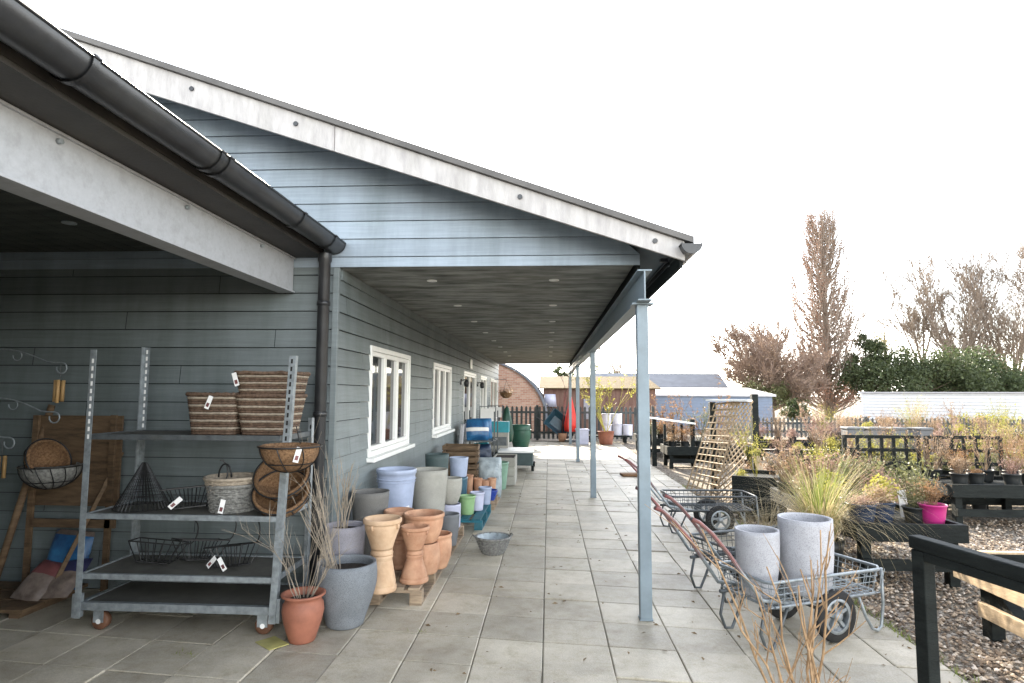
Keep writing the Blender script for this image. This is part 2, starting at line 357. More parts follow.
pb = MB()
OCT = [(1, 0, 0), (-1, 0, 0), (0, 1, 0), (0, -1, 0), (0, 0, 1), (0, 0, -1)]
OF = [(0, 2, 4), (2, 1, 4), (1, 3, 4), (3, 0, 4), (2, 0, 5), (1, 2, 5), (3, 1, 5), (0, 3, 5)]
for i in range(26000):
    y = 2.6 + 6.5 * rnd.random() ** 1.3; x = 2.55 + rnd.random() * (1.2 + y * .75)
    r = rnd.uniform(.008, .021); a = rnd.random() * 6.28; e = rnd.uniform(.6, 1.6)
    ca, sa = math.cos(a), math.sin(a)
    vs = []
    for p in OCT:
        px_, py_, pz_ = p[0] * r * e, p[1] * r, p[2] * r * rnd.uniform(.5, .9)
        vs.append((x + px_ * ca - py_ * sa, y + px_ * sa + py_ * ca, -.022 + pz_ + .4 * r))
    pb.add(vs, OF)
pbo = setting('gravel', pb, m_pebble, 'stuff')
pa = pbo.data.attributes.new('tone', 'FLOAT', 'FACE')
tv = []
for i in range(26000): tv += [rnd.random()] * 8
pa.data.foreach_set('value', tv)
_nt = m_pebble.node_tree; _b = _nt.nodes['Principled BSDF']
_a = N(_nt, 'ShaderNodeAttribute', attribute_name='tone'); _r = ramp(_nt, [(0, (.07, .05, .035)), (.35, (.23, .165, .11)), (.75, (.40, .31, .22)), (1, (.62, .54, .45))])
_nt.links.new(_a.outputs['Fac'], _r.inputs[0]); _nt.links.new(_r.outputs[0], _b.inputs['Base Color'])
# weeds growing in the joint between slabs and gravel
wd = MB()
def blade(mb, p, a, L, w, bend, seg=4, tilt=.2):
    d = Vector((math.cos(a), math.sin(a), 0)); s = Vector((-math.sin(a), math.cos(a), 0)); vs = []
    for i in range(seg + 1):
        t = i / seg; th = tilt + bend * t
        if i == 0: q = Vector(p)
        else: q = q + (d * math.sin(th) + Vector((0, 0, 1)) * math.cos(th)) * (L / seg)
        ww = w * (1 - t * .9) / 2
        vs += [q - s * ww, q + s * ww]
    mb.add(vs, [(2 * i, 2 * i + 1, 2 * i + 3, 2 * i + 2) for i in range(seg)])
for i in range(1500):
    y = rnd.uniform(3, 12); c = mnoise.noise((y * 1.6, 3.3, 0))
    if c < .05: continue
    blade(wd, (2.52 + rnd.gauss(0, .035), y, -.02), rnd.random() * 6.28, rnd.uniform(.03, .09), .008, rnd.uniform(.4, 1.4), 3)
for (wx, wy) in [(-1.0, 3.6), (-.93, 4.5), (-.5, 3.62), (-2.4, 4.0), (-2.3, 3.98)]:
    for i in range(16): blade(wd, (wx + rnd.gauss(0, .03), wy + rnd.gauss(0, .02), -.01), rnd.random() * 6.28, rnd.uniform(.02, .05), .006, 1.0, 3)
setting('weeds', wd, m_grassgreen, 'stuff')
lt = MB(); lr = random.Random(44)
for i in range(420):
    if lr.random() < .6: x, y = lr.uniform(-1.0, 2.5), 2.6 + 14 * lr.random() ** 1.5
    else: x, y = 2.46 + lr.gauss(0, .08), lr.uniform(3, 16)
    s = lr.uniform(.008, .028); a_ = lr.random() * 6.28; c_, s_ = math.cos(a_) * s, math.sin(a_) * s
    lt.add([(x - c_, y - s_, .008), (x + s_ * .4, y - c_ * .4, .012 + s * .2), (x + c_, y + s_, .009), (x - s_ * .4, y + c_ * .4, .008)], [(0, 1, 2, 3)])
setting('leaf_litter', lt, M('dead_leaves', (.13, .08, .04), .8, .4, 20, 0, c2=(.26, .18, .09)), 'stuff')

# ------------------------------------------------------------------ main building
XW, YG, ZS, YE = -1.87, 5.25, 2.81, 22.6
YB = 4.75
bld = thing('garden_centre_building', 'long grey timber clad building with a white edged gable and a posted veranda', 'building', (XW, YG, 0))
def off(o, org): o.location = (-org[0], -org[1], -org[2]); return o
BO = (XW, YG, 0)
ra = AY(685, 235, YB); rb = AY(75, 34, YB)
RS = (rb.z - ra.z) / (ra.x - rb.x); RX, RZ = ra.x, ra.z          # roof line: z = RZ + RS*(RX-x)
zt = lambda x: RZ + RS * (RX - x)
XR = -6.2                                                       # ridge
def lap_rows(mb, z0, z1, seg, pt, proud=.014, pitch=.161, gap=.007):
    """horizontal lapped boards; seg(za,zb) gives runs (u0,u1); pt(u,z,out) maps to space"""
    k = math.floor(z0 / pitch)
    while k * pitch < z1 - 1e-6:
        a, b = max(z0, k * pitch), min(z1, (k + 1) * pitch)
        for (za, zb, runs) in seg(a, b):
            rr = []
            for u0, u1 in runs:
                if callable(u1): rr.append((u0, u1)); continue
                cut = u0 - 1.2 + ((k * .618 + .13) % 1) * 3.6; s0 = u0
                while cut < u1:
                    if cut > u0 + .15 and cut < u1 - .15: rr.append((s0, cut - .0025)); s0 = cut + .0025
                    cut += 3.6
                rr.append((s0, u1))
            for u0, u1 in rr:
                oa = proud * (1 - (za - k * pitch) / pitch) + .004; ob = proud * (1 - (zb - k * pitch) / pitch) + .004
                if callable(u1): ua1, ub1 = u1(za), u1(zb)
                else: ua1 = ub1 = u1
                zg = za + (gap if abs(za - k * pitch) < 1e-6 and zb - za > .012 else 0); vs = [pt(u0, zg, oa), pt(ua1, zg, oa), pt(ub1, zb, ob), pt(u0, zb, ob), pt(u0, zg, -.002), pt(ua1, zg, -.002)]
                mb.add(vs, [(0, 1, 2, 3), (4, 5, 1, 0)])
        k += 1
# openings in the long wall: (y0, y1, z0, z1)
zw = lambda px, py, y: AY(px, py, y).z
WIN = [(6.26, 8.08, 1.04, 2.2), (9.77, 11.56, 1.04, 2.2)]
DOORS = [(13.3, 15.5, .03, 2.2), (16.6, 18.2, .03, 2.2), (19.5, 22.1, .03, 2.2)]
def seg_long(a, b):
    cuts = sorted({a, b} | {z for w in WIN + DOORS for z in w[2:] if a < z < b})
    out = []
    for za, zb in zip(cuts, cuts[1:]):
        zm = (za + zb) / 2; runs = []; y = YG
        for (y0, y1, z0, z1) in sorted(WIN + DOORS):
            if z0 < zm < z1: runs.append((y, y0)); y = y1
        runs.append((y, YE)); out.append((za, zb, runs))
    return out
w = MB(); lap_rows(w, 0, ZS, seg_long, lambda u, z, o: (XW + o, u, z))
off(w.build('side_wall', m_clad, bld), BO)
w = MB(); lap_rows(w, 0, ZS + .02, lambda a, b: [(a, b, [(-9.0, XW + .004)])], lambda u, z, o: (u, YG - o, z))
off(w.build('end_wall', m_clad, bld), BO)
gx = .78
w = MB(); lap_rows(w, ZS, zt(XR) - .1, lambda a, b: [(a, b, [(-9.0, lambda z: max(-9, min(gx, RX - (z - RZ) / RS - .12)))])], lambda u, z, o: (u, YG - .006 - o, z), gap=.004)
off(w.build('gable', m_gable_glare, bld), BO)
w = MB(); w.span((-11, YG + .02, .0), (XW - .14, YE - .02, ZS)); w.span((XW - .15, YE - .13, 0), (XW - .003, YE, ZS))
w.prism([(-11, ZS + .04), (gx - .02, ZS + .04), (gx - .02, zt(gx) - .1), (XR, zt(XR) - .12), (-11, zt(XR) - .1 - RS * (XR + 11) * -1 - 2 * RS * 4.8)], YG + .01, YE - .02)
# reveals behind the openings
off(w.build('inner_structure', m_joint, bld), BO)
w = MB(); cb = [(XW - .05, YG - .035), (XW + .03, YG + .06)]
w.span((XW - .03, YG - .026, 0), (XW + .024, YG + .02, ZS - .003))
off(w.build('corner_board', m_clad, bld, bevel=.004), BO)
# head frieze along the wall under the soffit
w = MB(); w.span((XW + .002, YG + .06, ZS - .10), (XW + .026, YE, ZS - .004)); off(w.build('frieze', m_clad, bld), BO)
# soffit of dark boards running across the veranda
w = MB(); y = YG + .012
while y < YE:
    w.span((XW + .003, y, ZS), (gx - .05, y + .195 - .006, ZS + .018 + rnd.uniform(-.002, .002))); y += .195
off(w.build('soffit', m_soffit, bld), BO)
for yy in [5.9, 7.6, 9.3, 11.0, 12.7, 14.4, 16.1, 17.8]:
    for xx in (-1.15, .05):
        d = MB(); d.lathe([(0, ZS - .004), (.03, ZS - .004), (.034, ZS - .008), (.05, ZS - .008), (.05, ZS)], (xx, yy, 0), 20); off(d.build('downlight', m_white, bld), BO)
# eaves beam on the posts: an I section
w = MB(); BXc = .735
w.span((BXc - .055, YB - .06, 2.42), (BXc + .055, YE + .1, 2.432)); w.span((BXc - .055, YB - .06, 2.648), (BXc + .055, YE + .1, 2.66)); w.span((BXc - .006, YB - .058, 2.431), (BXc + .006, YE + .098, 2.649))
off(w.build('eaves_beam', m_steel, bld, bevel=.002), BO)
w = MB(); w.span((BXc + .02, YG + .02, 2.662), (BXc + .05, YE, zt(BXc) - .13)); off(w.build('beam_fascia', m_darktimber, bld), BO)
for py in (4.87, 10.37, 15.8, 21.25):
    p = MB(); p.span((BXc - .045, py - .045, .012), (BXc + .045, py + .045, 2.405)); po_ = off(p.build('veranda_post', m_steel, bld, bevel=.006), BO)
    q = MB(); q.span((BXc - .085, py - .07, 2.405), (BXc + .085, py + .07, 2.4185)); q.build('cap_plate', m_steel, po_); q = MB(); q.span((BXc - .05, py - .05, .002), (BXc + .05, py + .05, .014)); q.build('base_plate', m_steel, po_)
# roof: two slopes, with barge boards in front
w = MB(); T = .05
w.prism([(RX + .06, zt(RX + .06)), (XR, zt(XR)), (XR - 5.6, zt(XR) - RS * 5.6), (XR - 5.6, zt(XR) - RS * 5.6 - T), (XR, zt(XR) - T), (RX + .06, zt(RX + .06) - T)], YB - .04, YE + .4)
off(w.build('roof', m_roof, bld), BO)
w = MB(); w.prism([(RX - .01, zt(RX) - T - .004), (XR, zt(XR) - T - .004), (XR, zt(XR) - T - .03), (RX - .01, zt(RX) - T - .03)], YB + .04, YE + .35)
off(w.build('roof_underside', M('blue_grey_soffit', (.07, .10, .12), .6, .2, 4, .1), bld), BO)
hb = lambda x: .155 + .022 * (RX - x)
xs = [RX, AY(335, 130, YB).x, AY(60, 50, YB).x - .3, XR]
for a, b in zip(xs, xs[1:]):
    w = MB(); a -= .004
    w.prism([(a, zt(a) - T - .002), (b, zt(b) - T - .002), (b, zt(b) - T - hb(b)), (a, zt(a) - T - hb(a))], YB, YB + .03)
    bo = off(w.build('barge_board', m_barge, bld, bevel=.003), BO)
    for (bx, by) in ((192, 89), (296, 124), (520, 197), (655, 241)):
        q = AY(bx, by, YB)
        if b < q.x < a:
            d = MB(); d.tube([(q.x, YB - .012, q.z), (q.x, YB + .006, q.z)], .02, 12); d.build('bolt', m_black, bo)
# eaves gutter on the right
def gutter(mb, x, z, r, y0, y1, n=14):
    pts = [(x - r * math.cos(math.pi * k / n), z - r * math.sin(math.pi * k / n)) for k in range(n + 1)]
    inn = [(x - (r - .006) * math.cos(math.pi * k / n), z + .001 - (r - .006) * math.sin(math.pi * k / n)) for k in range(n + 1)][::-1]
    for loop in (pts, inn):
        m = len(loop); vs = [(u, y0, v) for u, v in loop] + [(u, y1, v) for u, v in loop]
        mb.add(vs, [(i, i + 1, m + i + 1, m + i) for i in range(m - 1)], True)
    mb.tube([(x - r, y0, z), (x - r, y1, z)], .008, 6); mb.tube([(x + r, y0, z), (x + r, y1, z)], .008, 6)
def endcap(mb, x, z, r, y, n=14):
    pts = [(x - r * math.cos(math.pi * k / n), z - r * math.sin(math.pi * k / n)) for k in range(n + 1)]
    mb.prism(pts, y - .006, y + .006)
ge = AY(686, 245, YB - .05); GXr, GZr = ge.x + .035, ge.z + .0
w = MB(); gutter(w, GXr, GZr, .075, YB - .1, YE + .3); endcap(w, GXr, GZr, .079, YB - .1); gt = off(w.build('gutter', m_black, bld), BO)
for i in range(12):
    yy = 5.2 + i * 1.5; d = MB(); gutter(d, GXr, GZr, .084, yy, yy + .05); d.span((GXr - .14, yy, GZr - .02), (GXr - .07, yy + .05, GZr + .01)); d.build('gutter_bracket', m_black, gt)
w = MB(); w.span((RX - .03, YB + .06, zt(RX) - T - .19), (RX - .008, YE + .3, zt(RX) - T - .035)); off(w.build('eaves_fascia', m_darktimber, bld), BO)
# windows and doors
def window(y0, y1, z0, z1, name='window', door=False):
    f = MB(); t = .055; xo, xi = XW + .028, XW - .08
    f.span((xi, y0, z0), (xo, y0 + t, z1)); f.span((xi, y1 - t, z0), (xo, y1, z1)); f.span((xi, y0 + t, z1 - t), (xo, y1 - t, z1))
    f.span((xi, y0 + t, z0), (xo, y1 - t, z0 + t))
    W = y1 - y0; lights = [(.0, .33), (.33, .66), (.66, 1)] if not door else [(0, .5), (.5, 1)]
    o = off(f.build(name, m_white, bld, bevel=.004), BO)
    for a, b in lights:
        ya, yb = y0 + t + (W - 2 * t) * a + .003, y0 + t + (W - 2 * t) * b - .003
        s = MB(); u = .05; xs0, xs1 = XW - .06, XW + .012
        s.span((xs0, ya, z0 + t + .003), (xs1, ya + u, z1 - t - .003)); s.span((xs0, yb - u, z0 + t + .003), (xs1, yb, z1 - t - .003))
        s.span((xs0, ya + u, z0 + t + .003), (xs1, yb - u, z0 + t + u)); s.span((xs0, ya + u, z1 - t - u), (xs1, yb - u, z1 - t - .003))
        if door: s.span((xs0, ya + u, z0 + .75), (xs1, yb - u, z0 + .85))
        s.build('sash', m_white, o, bevel=.003)
        p = MB(); p.span((XW - .032, ya + u, z0 + t + u), (XW - .024, yb - u, z1 - t - u)); p.build('pane', m_glass, o)
        if door:
            h = MB(); h.tube([(XW + .02, (yb - .025 if a == 0 else ya + .025), z0 + 1.0), (XW + .06, (yb - .025 if a == 0 else ya + .025), z0 + 1.0)], .01); h.bar((XW + .06, (yb - .025 if a == 0 else ya + .025), z0 + 1.0), (XW + .06, (yb - .14 if a == 0 else ya + .14), z0 + 1.0), .016, .016); h.build('handle', m_galv, o)
    if not door:
        s = MB(); s.span((XW + .0, y0 - .04, z0 - .045), (XW + .10, y1 + .04, z0 - .002)); s.build('sill', m_white, o, bevel=.006)
    return o
for w_ in WIN: window(*w_)
for w_ in DOORS: window(*w_, name='door', door=True)
# ------------------------------------------------------------------ open shelter on the left
be = AY(295, 293, YG - .02); bt = AY(298, 258, YG - .02)
SXB, SZ0, SZ1 = be.x, be.z, bt.z
ZC = AY(120, 252, YG).z
she = thing('open_shelter', 'dark lean-to shelter with a rust spotted steel beam and black gutter along its open side', 'shelter', (SXB, 1, 0)); SO = (SXB, 1, 0)
w = MB(); w.span((SXB - .15, -9.0, SZ0), (SXB, YG - .022, SZ0 + .014)); w.span((SXB - .15, -9.0, SZ1 - .012), (SXB, YG - .022, SZ1)); w.span((SXB - .03, -9.0, SZ0 + .013), (SXB - .018, YG - .024, SZ1 - .011))
beam = off(w.build('beam', m_steel_pale, she, bevel=.002), SO)
for yy in (1.6, 2.6, 3.6, 4.6):
    d = MB(); d.tube([(SXB - .02, yy, SZ1 - .045), (SXB + .004, yy, SZ1 - .045)], .014, 8); d.build('bolt', m_galv, beam)
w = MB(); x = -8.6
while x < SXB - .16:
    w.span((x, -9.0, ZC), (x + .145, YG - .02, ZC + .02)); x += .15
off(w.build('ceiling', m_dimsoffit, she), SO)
for (cx_, cy_) in ((-3.6, 4.3), (-3.6, 2.9), (-5.4, 4.3)):
    d = MB(); d.lathe([(0, ZC - .004), (.035, ZC - .004), (.04, ZC - .008), (.05, ZC - .008), (.05, ZC)], (cx_, cy_, 0), 20); off(d.build('downlight', m_galv, she), SO)
gq = AY(318, 254, 4.9); GR = .096; GX = AY(345, 240, YG - .05).x - GR; GZ = CAM_H - .735 * (GX + GR)
w = MB(); w.span((SXB - .10, -9.0, SZ1 + .003), (GX - .10, YG - .03, SZ1 + .028)); w.span((GX - .125, -9.0, SZ1 + .03), (GX - .10, YG - .03, GZ + .03))
off(w.build('fascia', M('dark_brown_fascia', (.03, .027, .024), .6, .3, 5, .1, dirt=.2), she), SO)
w = MB(); w.bar((GX - .18, -9.0, SZ1 + .06), (GX - .18, YG - .03, SZ1 + .05), .07, .05); off(w.build('fascia_rail', m_black, she), SO)
w = MB(); w.prism([(GX - .06, GZ + .03), (-9, GZ + .03 + 7 * .2), (-9, GZ + .09 + 7 * .2), (GX - .06, GZ + .075)], -9.1, YG - .04); off(w.build('roof', m_roof, she), SO)
w = MB(); gutter(w, GX, GZ, GR, -9.1, YG - .03); endcap(w, GX, GZ, GR + .004, YG - .035); gt = off(w.build('gutter', m_black, she), SO)
for yy in (2.2, 3.15, 3.24, 4.3, 4.95):
    d = MB(); gutter(d, GX, GZ, GR + .009, yy, yy + .035); d.build('gutter_bracket', m_black, gt)
w = MB(); dx, dy_ = AY(320.5, 400, YG - .1).x, YG - .1
w.lathe([(.06, GZ - .11), (.06, GZ - .17), (.05, GZ - .19), (.05, .02)], (dx, dy_, 0), 24)
for zz in (.5, 1.5, 2.45): w.lathe([(.05, zz), (.058, zz + .003), (.058, zz + .04), (.05, zz + .043)], (dx, dy_, 0), 24)
off(w.build('downpipe', m_black, she), SO)
w = MB(); w.span((SXB - .14, -9.0, 0), (SXB - .02, 1.9, SZ0 - .003)); off(w.build('added_shade_screen', m_clad, she), SO)  # unseen screen added along the open side to darken the shelter
w = MB(); w.span((-5.3, -9.0, 0), (-5.15, YG - .02, ZC)); off(w.build('side_wall', m_clad, she), SO)  # unseen left wall, added and set close in to keep the bay dark
w = MB(); w.span((-5.15, -9.15, 0), (SXB, -9.02, ZC)); off(w.build('added_rear_wall', m_clad, she), SO)  # unseen wall added to close the lengthened lean-to and block sky light
# wall lamps, sign, slab by the door
for k, (y, lab) in enumerate(((12.9, 'small black wall lantern fixed left of the glazed door'), (15.95, 'small black wall lantern fixed right of the glazed door'))):
    t = thing('wall_lantern', lab, 'wall lamp', (XW + .02, y, 1.95), 0)
    a = MB(); a.span((-.015, -.04, -.06), (.012, .04, .06)); a.bar((0, 0, .03), (.10, 0, .05), .018, .018); a.build('bracket', m_black, t)
    a = MB(); a.lathe([(0, .06), (.035, .05), (.055, -.02), (.045, -.10), (0, -.11)], (.11, 0, 0), 16); a.build('lamp_shade', m_black, t)
a = MB(); a.box((0, 0, 0), (.02, .36, .22)); single('door_sign', 'small white notice board above the glazed door', 'sign', a, m_white, (XW + .035, 14.4, 2.40), 0, None, .004)
a = MB(); a.box((0, 0, .55), (.06, .62, 1.1), Matrix.Rotation(R(4), 3, 'Y')); single('stone_slab', 'tall speckled stone slab leaning on the wall left of the door', 'stone slab', a, m_stone, (XW + .13, 12.35, 0), 0, None, .01)
# ================================================================== pots by the wall
def potprof(h, rt, rb, t=.016, bulge=0.0, lip=0.0, liph=.03, belly=.5, n=12):
    out = [(0, 0), (rb * .93, 0), (rb, .008)]
    for i in range(1, n + 1):
        u = i / n; r = rb + (rt - rb) * u + bulge * math.sin(math.pi * min(1, u ** (math.log(.5) / math.log(belly)))); z = .008 + (h - .008 - (liph if lip else 0)) * u
        out.append((r, z))
    if lip: out += [(rt + lip, h - liph + .004), (rt + lip + .002, h - .006)]
    ro = rt + lip
    out += [(ro - .004, h), (ro - t, h - .001), (ro - t - .004, h - .01)]
    for i in range(n - 1, -1, -2):
        u = i / n; r = rb + (rt - rb) * u + bulge * math.sin(math.pi * min(1, u ** (math.log(.5) / math.log(belly)))) - t; z = .02 + (h - .04) * u
        out.append((max(.01, r), z))
    return out + [(0, .02)]
def flip(prof, h): return [(r, h - z) for r, z in prof][::-1]
def pot(name, label, loc, h, rt, rb, mat, bulge=0, lip=0, liph=.03, inv=False, belly=.5, group=None, cat='plant pot', rings=(), soil=False, tag=None, rz=0, tilt=None):
    mb = MB(); pr = potprof(h, rt, rb, bulge=bulge, lip=lip, liph=liph, belly=belly)
    if inv: pr = flip(pr, h)
    mb.lathe(pr, n=44)
    for (rr, zz, th) in rings: mb.ring((0, 0, zz), rr, th, 44, 6)
    if not soil and not tag:
        o = single(name, label, cat, mb, mat, loc, rz, group)
    else:
        o = thing(name, label, cat, loc, rz, group)
        mb.build('pot', mat, o)
        if soil:
            s = MB(); s.lathe([(0, h - .05), (rt - .02, h - .045)], n=24); s.build('soil', m_soil, o)
        if tag:
            a, zz, rr = tag; s = MB(); q = Matrix.Rotation(a, 3, 'Z')
            s.box(q @ Vector((rr, 0, zz)), (.004, .06, .06), q @ Matrix.Rotation(R(12), 3, 'X')); tg = s.build('price_tag', m_tag, o)
            s = MB(); c = q @ Vector((rr + .003, 0, zz)); e = q @ Vector((rr + .006, 0, zz)); s.tube([c, e], .018, 12); s.build('dark_roundel', m_blackwire, tg)
    if tilt: o.rotation_euler = tilt
    return o
def twigs(mb, p, d, L, r, depth, rg, spread=.45, up=.12, seg=4, k=3, n=4, fall=.62, leafcb=None):
    pts = [Vector(p)]; d = Vector(d).normalized(); v = d.copy()
    for i in range(seg):
        v = (v + Vector((rg.gauss(0, .09), rg.gauss(0, .09), rg.gauss(0, .05) + up * .3))).normalized()
        pts.append(pts[-1] + v * (L / seg))
    mb.tube(pts, [r * (1 - .55 * i / seg) for i in range(seg + 1)], n if r > .004 else 3, False)
    if leafcb: leafcb(pts, depth)
    if depth <= 0: return
    for i in range(k):
        f = rg.uniform(.3, 1.0); j = min(seg - 1, int(f * seg)); q = pts[j].lerp(pts[j + 1], f * seg - j)
        t = (pts[j + 1] - pts[j]).normalized(); a = rg.random() * 6.283
        o = t.orthogonal().normalized(); o = Matrix.Rotation(a, 3, t) @ o
        nd = (t + o * rg.uniform(spread * .6, spread * 1.4) + Vector((0, 0, up))).normalized()
        twigs(mb, q, nd, L * fall * rg.uniform(.7, 1.15), r * .55, depth - 1, rg, spread, up, max(2, seg - 1), k, n, fall, leafcb)
def leafquad(mb, p, s, rg, asp=.5):
    a = Vector((rg.gauss(0, 1), rg.gauss(0, 1), rg.gauss(0, .8))).normalized(); b = a.orthogonal().normalized(); b = Matrix.Rotation(rg.random() * 6.28, 3, a) @ b
    p = Vector(p); mb.add([p, p + a * s * .5 + b * s * asp * .5, p + a * s, p + a * s * .5 - b * s * asp * .5], [(0, 1, 2, 3)])

# --- pots at the corner
t = thing('terracotta_urn', 'small brick red terracotta urn full of bare twigs beside the steel trolley', 'plant pot', AZ(302, 640), 0)
mb = MB(); mb.lathe([(0, 0), (.085, 0), (.09, .01), (.125, .12), (.142, .20), (.135, .25), (.118, .275), (.122, .29), (.148, .305), (.15, .318), (.13, .318), (.105, .28), (.12, .2), (.08, .03), (0, .03)], n=44); mb.build('urn', m_terrglaze, t)
mb = MB(); mb.lathe([(0, .27), (.11, .272)], n=24); mb.build('soil', m_soil, t)
mb = MB(); rg = random.Random(3)
for i in range(13):
    a = rg.random() * 6.28; twigs(mb, (.05 * math.cos(a), .05 * math.sin(a), .27), (.55 * math.cos(a), .55 * math.sin(a), 1), rg.uniform(.25, .6), .0035, 2, rg, .4, .12, 4, 3)
mb.build('bare_twigs', m_twiggrey, t)
t = thing('grey_planter', 'large rounded speckled blue grey planter with tall bare twigs at the wall corner', 'plant pot', AZ(345, 624), 0)
mb = MB(); mb.lathe(potprof(.45, .215, .135, bulge=.035, belly=.62, t=.02), n=52); mb.build('planter', m_greypot, t)
mb = MB(); mb.lathe([(0, .38), (.2, .385)], n=24); mb.build('soil', m_soil, t)
mb = MB(); rg = random.Random(5)
for i in range(12):
    a = rg.uniform(1.8, 4.6); twigs(mb, (-.05 + .06 * math.cos(a), .05 * math.sin(a), .38), (.42 * math.cos(a) - .1, .25 * math.sin(a), 1), rg.uniform(.35, .75), .0045, 2, rg, .35, .15, 4, 2)
mb.build('bare_twigs', m_twiggrey, t)
t = pot('lilac_grey_planter', 'lilac grey rough planter holding upright bare shoots behind the rounded planter', (-1.68, 5.07, .0), .62, .165, .12, m_lilacgrey, bulge=.01, soil=True)
mb = MB(); rg = random.Random(6)
for i in range(9):
    twigs(mb, (rg.gauss(0, .04), rg.gauss(0, .04), .57), (rg.gauss(0, .1), rg.gauss(0, .1), 1), rg.uniform(.35, .6), .006, 1, rg, .35, .2, 4, 2)
mb.build('bare_shoots', m_twiggrey, t)

# --- pallets
def pallet(loc, sx, sy, mat, label, rz=0, h=.14, name='pallet'):
    t = thing(name, label, 'pallet', loc, rz)
    nb = 6
    for i in range(nb):
        w = sx / nb * .72; x = (i + .5) * sx / nb
        m = MB(); m.span((x - w / 2, 0, h - .02), (x + w / 2, sy, h)); m.build('deck_board', mat, t, bevel=.002)
    for y in (.0, sy / 2 - .045, sy - .09):
        m = MB(); m.span((0, y, h - .042), (sx, y + .09, h - .0205)); m.build('stringer_board', mat, t, bevel=.002)
        for x in (0, sx / 2 - .05, sx - .10):
            m = MB(); m.span((x, y + .002, .018), (x + .10, y + .088, h - .0425)); m.build('block', mat, t, bevel=.003)
    for x in (0, sx / 2 - .05, sx - .10):
        m = MB(); m.span((x, 0, 0), (x + .1, sy, .0175)); m.build('bottom_board', mat, t, bevel=.002)
    return t
pallet((-1.80, 5.02, 0), .78, 1.2, m_pallet, 'nearest weathered wooden pallet carrying the terracotta and taupe pots')
pallet((-1.80, 6.30, 0), .78, 1.2, m_pallet, 'weathered wooden pallet under the tall blue and beige pots')
pallet((-1.75, 7.75, 0), .92, 1.2, m_tealpallet, 'teal painted pallet carrying the green and lilac pots')
pallet((-1.72, 9.1, 0), .92, 1.2, m_pallet, 'brown pallet carrying a row of small terracotta pots')
PZ = .142
def at(px, py, z=PZ): return AZ(px, py, z)
G1 = 'hourglass pairs of terracotta vases'
def hourglass(px, py, k, mat, who, low=.78):
    p = at(px, py)
    def prof(w, hh):
        pr = [(0, 0), (.084, 0), (.090, .008), (.090, .022), (.083, .032), (.086, .06), (.103, .13), (.125, .20), (.138, .25), (.140, .275), (.137, .285), (.150, .291), (.153, .30), (.153, .325), (.147, .335), (.134, .332), (.122, .28), (.085, .05), (0, .04)]
        return [((.087 + (r - .087) * w if r > .087 else r) * k, z * k * hh) for r, z in pr]
    pl = prof(low - .25, .82); h = .335 * k * .82
    mb = MB(); mb.lathe([(r, h - z) for r, z in pl][::-1], n=44)
    single('terracotta_vase', f'{who} terracotta vase turned upside down on the pallet', 'vase', mb, mat, p, 0, None)
    pr = prof(1.0, .86); mb = MB(); mb.lathe(pr, n=44)
    for i in range(4):
        a = i * math.pi / 2 - 1.9; mb.tube([(.140 * k * math.cos(a), .140 * k * math.sin(a), .21 * k), (.147 * k * math.cos(a), .147 * k * math.sin(a), .248 * k)], .010 * k, 6)
    single('terracotta_vase', f'{who} terracotta vase standing upright on its inverted twin', 'vase', mb, mat, (p.x, p.y, p.z + h + .001), 0, None)
hourglass(381, 590, 1.0, m_terrpale, 'nearest pale')
hourglass(414, 581, .80, m_terr, 'slender orange', 1.2)
hourglass(398, 567, .9, m_terr, 'half hidden orange')
p = at(423, 572); h = .26
mb = MB(); mb.lathe(potprof(h, .13, .125, bulge=.02), n=44); single('terracotta_pot', 'straight terracotta pot under the widest terracotta bowl', 'plant pot', mb, m_terr, p)
pot('terracotta_bowl', 'widest ribbed terracotta bowl, on top of a terracotta pot', (p.x, p.y, p.z + h + .001), .25, .172, .115, m_terr, bulge=.015, lip=.008, liph=.035)
p = at(437, 567); pot('terracotta_pot', 'tapered terracotta pot on the pallet edge right of the wide bowl', p, .30, .125, .09, m_terr, bulge=.02, lip=.006)
pot('taupe_pot', 'tall dark taupe pot against the wall at the near pallet', (-1.66, 5.72, PZ), .65, .175, .125, m_taupe)
p = (-1.60, 6.45, PZ)
pot('blue_pot', 'upside down periwinkle blue pot beneath the tall ringed blue pot', p, .31, .165, .19, m_lilac)
pot('blue_pot', 'tall ringed periwinkle blue pot with a round tag, left of the big beige pot', (p[0], p[1], p[2] + .311), .46, .20, .165, m_blueglaze, lip=.008, liph=.05, rings=((.201, .36, .006), (.197, .33, .005)), tag=(-.6, .06, .176))
pot('beige_pot', 'biggest beige pot, beside the tall ringed blue pot', (-1.38, 7.1, PZ), .69, .215, .155, m_beige, bulge=.01)
pot('small_grey_pot', 'slate grey straight pot at the pallet edge behind the terracotta', at(448, 545), .32, .115, .085, m_slategrey, bulge=.008)
p = at(450, 527)
pot('lilac_pot', 'pale lilac pot supporting a small beige pot', p, .27, .125, .12, m_lilac)
pot('beige_pot', 'small rounded beige pot set on top of the lilac pot', (p.x, p.y, p.z + .271), .30, .135, .085, m_beige, bulge=.02, belly=.45)
p = (-1.45, 7.98, PZ)
pot('dark_green_pot', 'tall dark slate green pot by the wall under the second window', p, .78, .155, .12, m_darkgreen)
p = (-1.22, 8.35, PZ)
pot('teal_pot', 'deep teal pot below the blue grey pot before the crates', p, .44, .125, .105, m_teal)
pot('blue_grey_pot', 'blue grey pot stacked on the deep teal pot', (p[0], p[1], p[2] + .441), .26, .13, .11, m_blueglaze)
G = 'glazed pots on the teal pallet'
pot('green_pot', 'apple green glazed pot at the front of the teal pallet', at(467, 514), .24, .105, .085, m_limegreen, lip=.006)
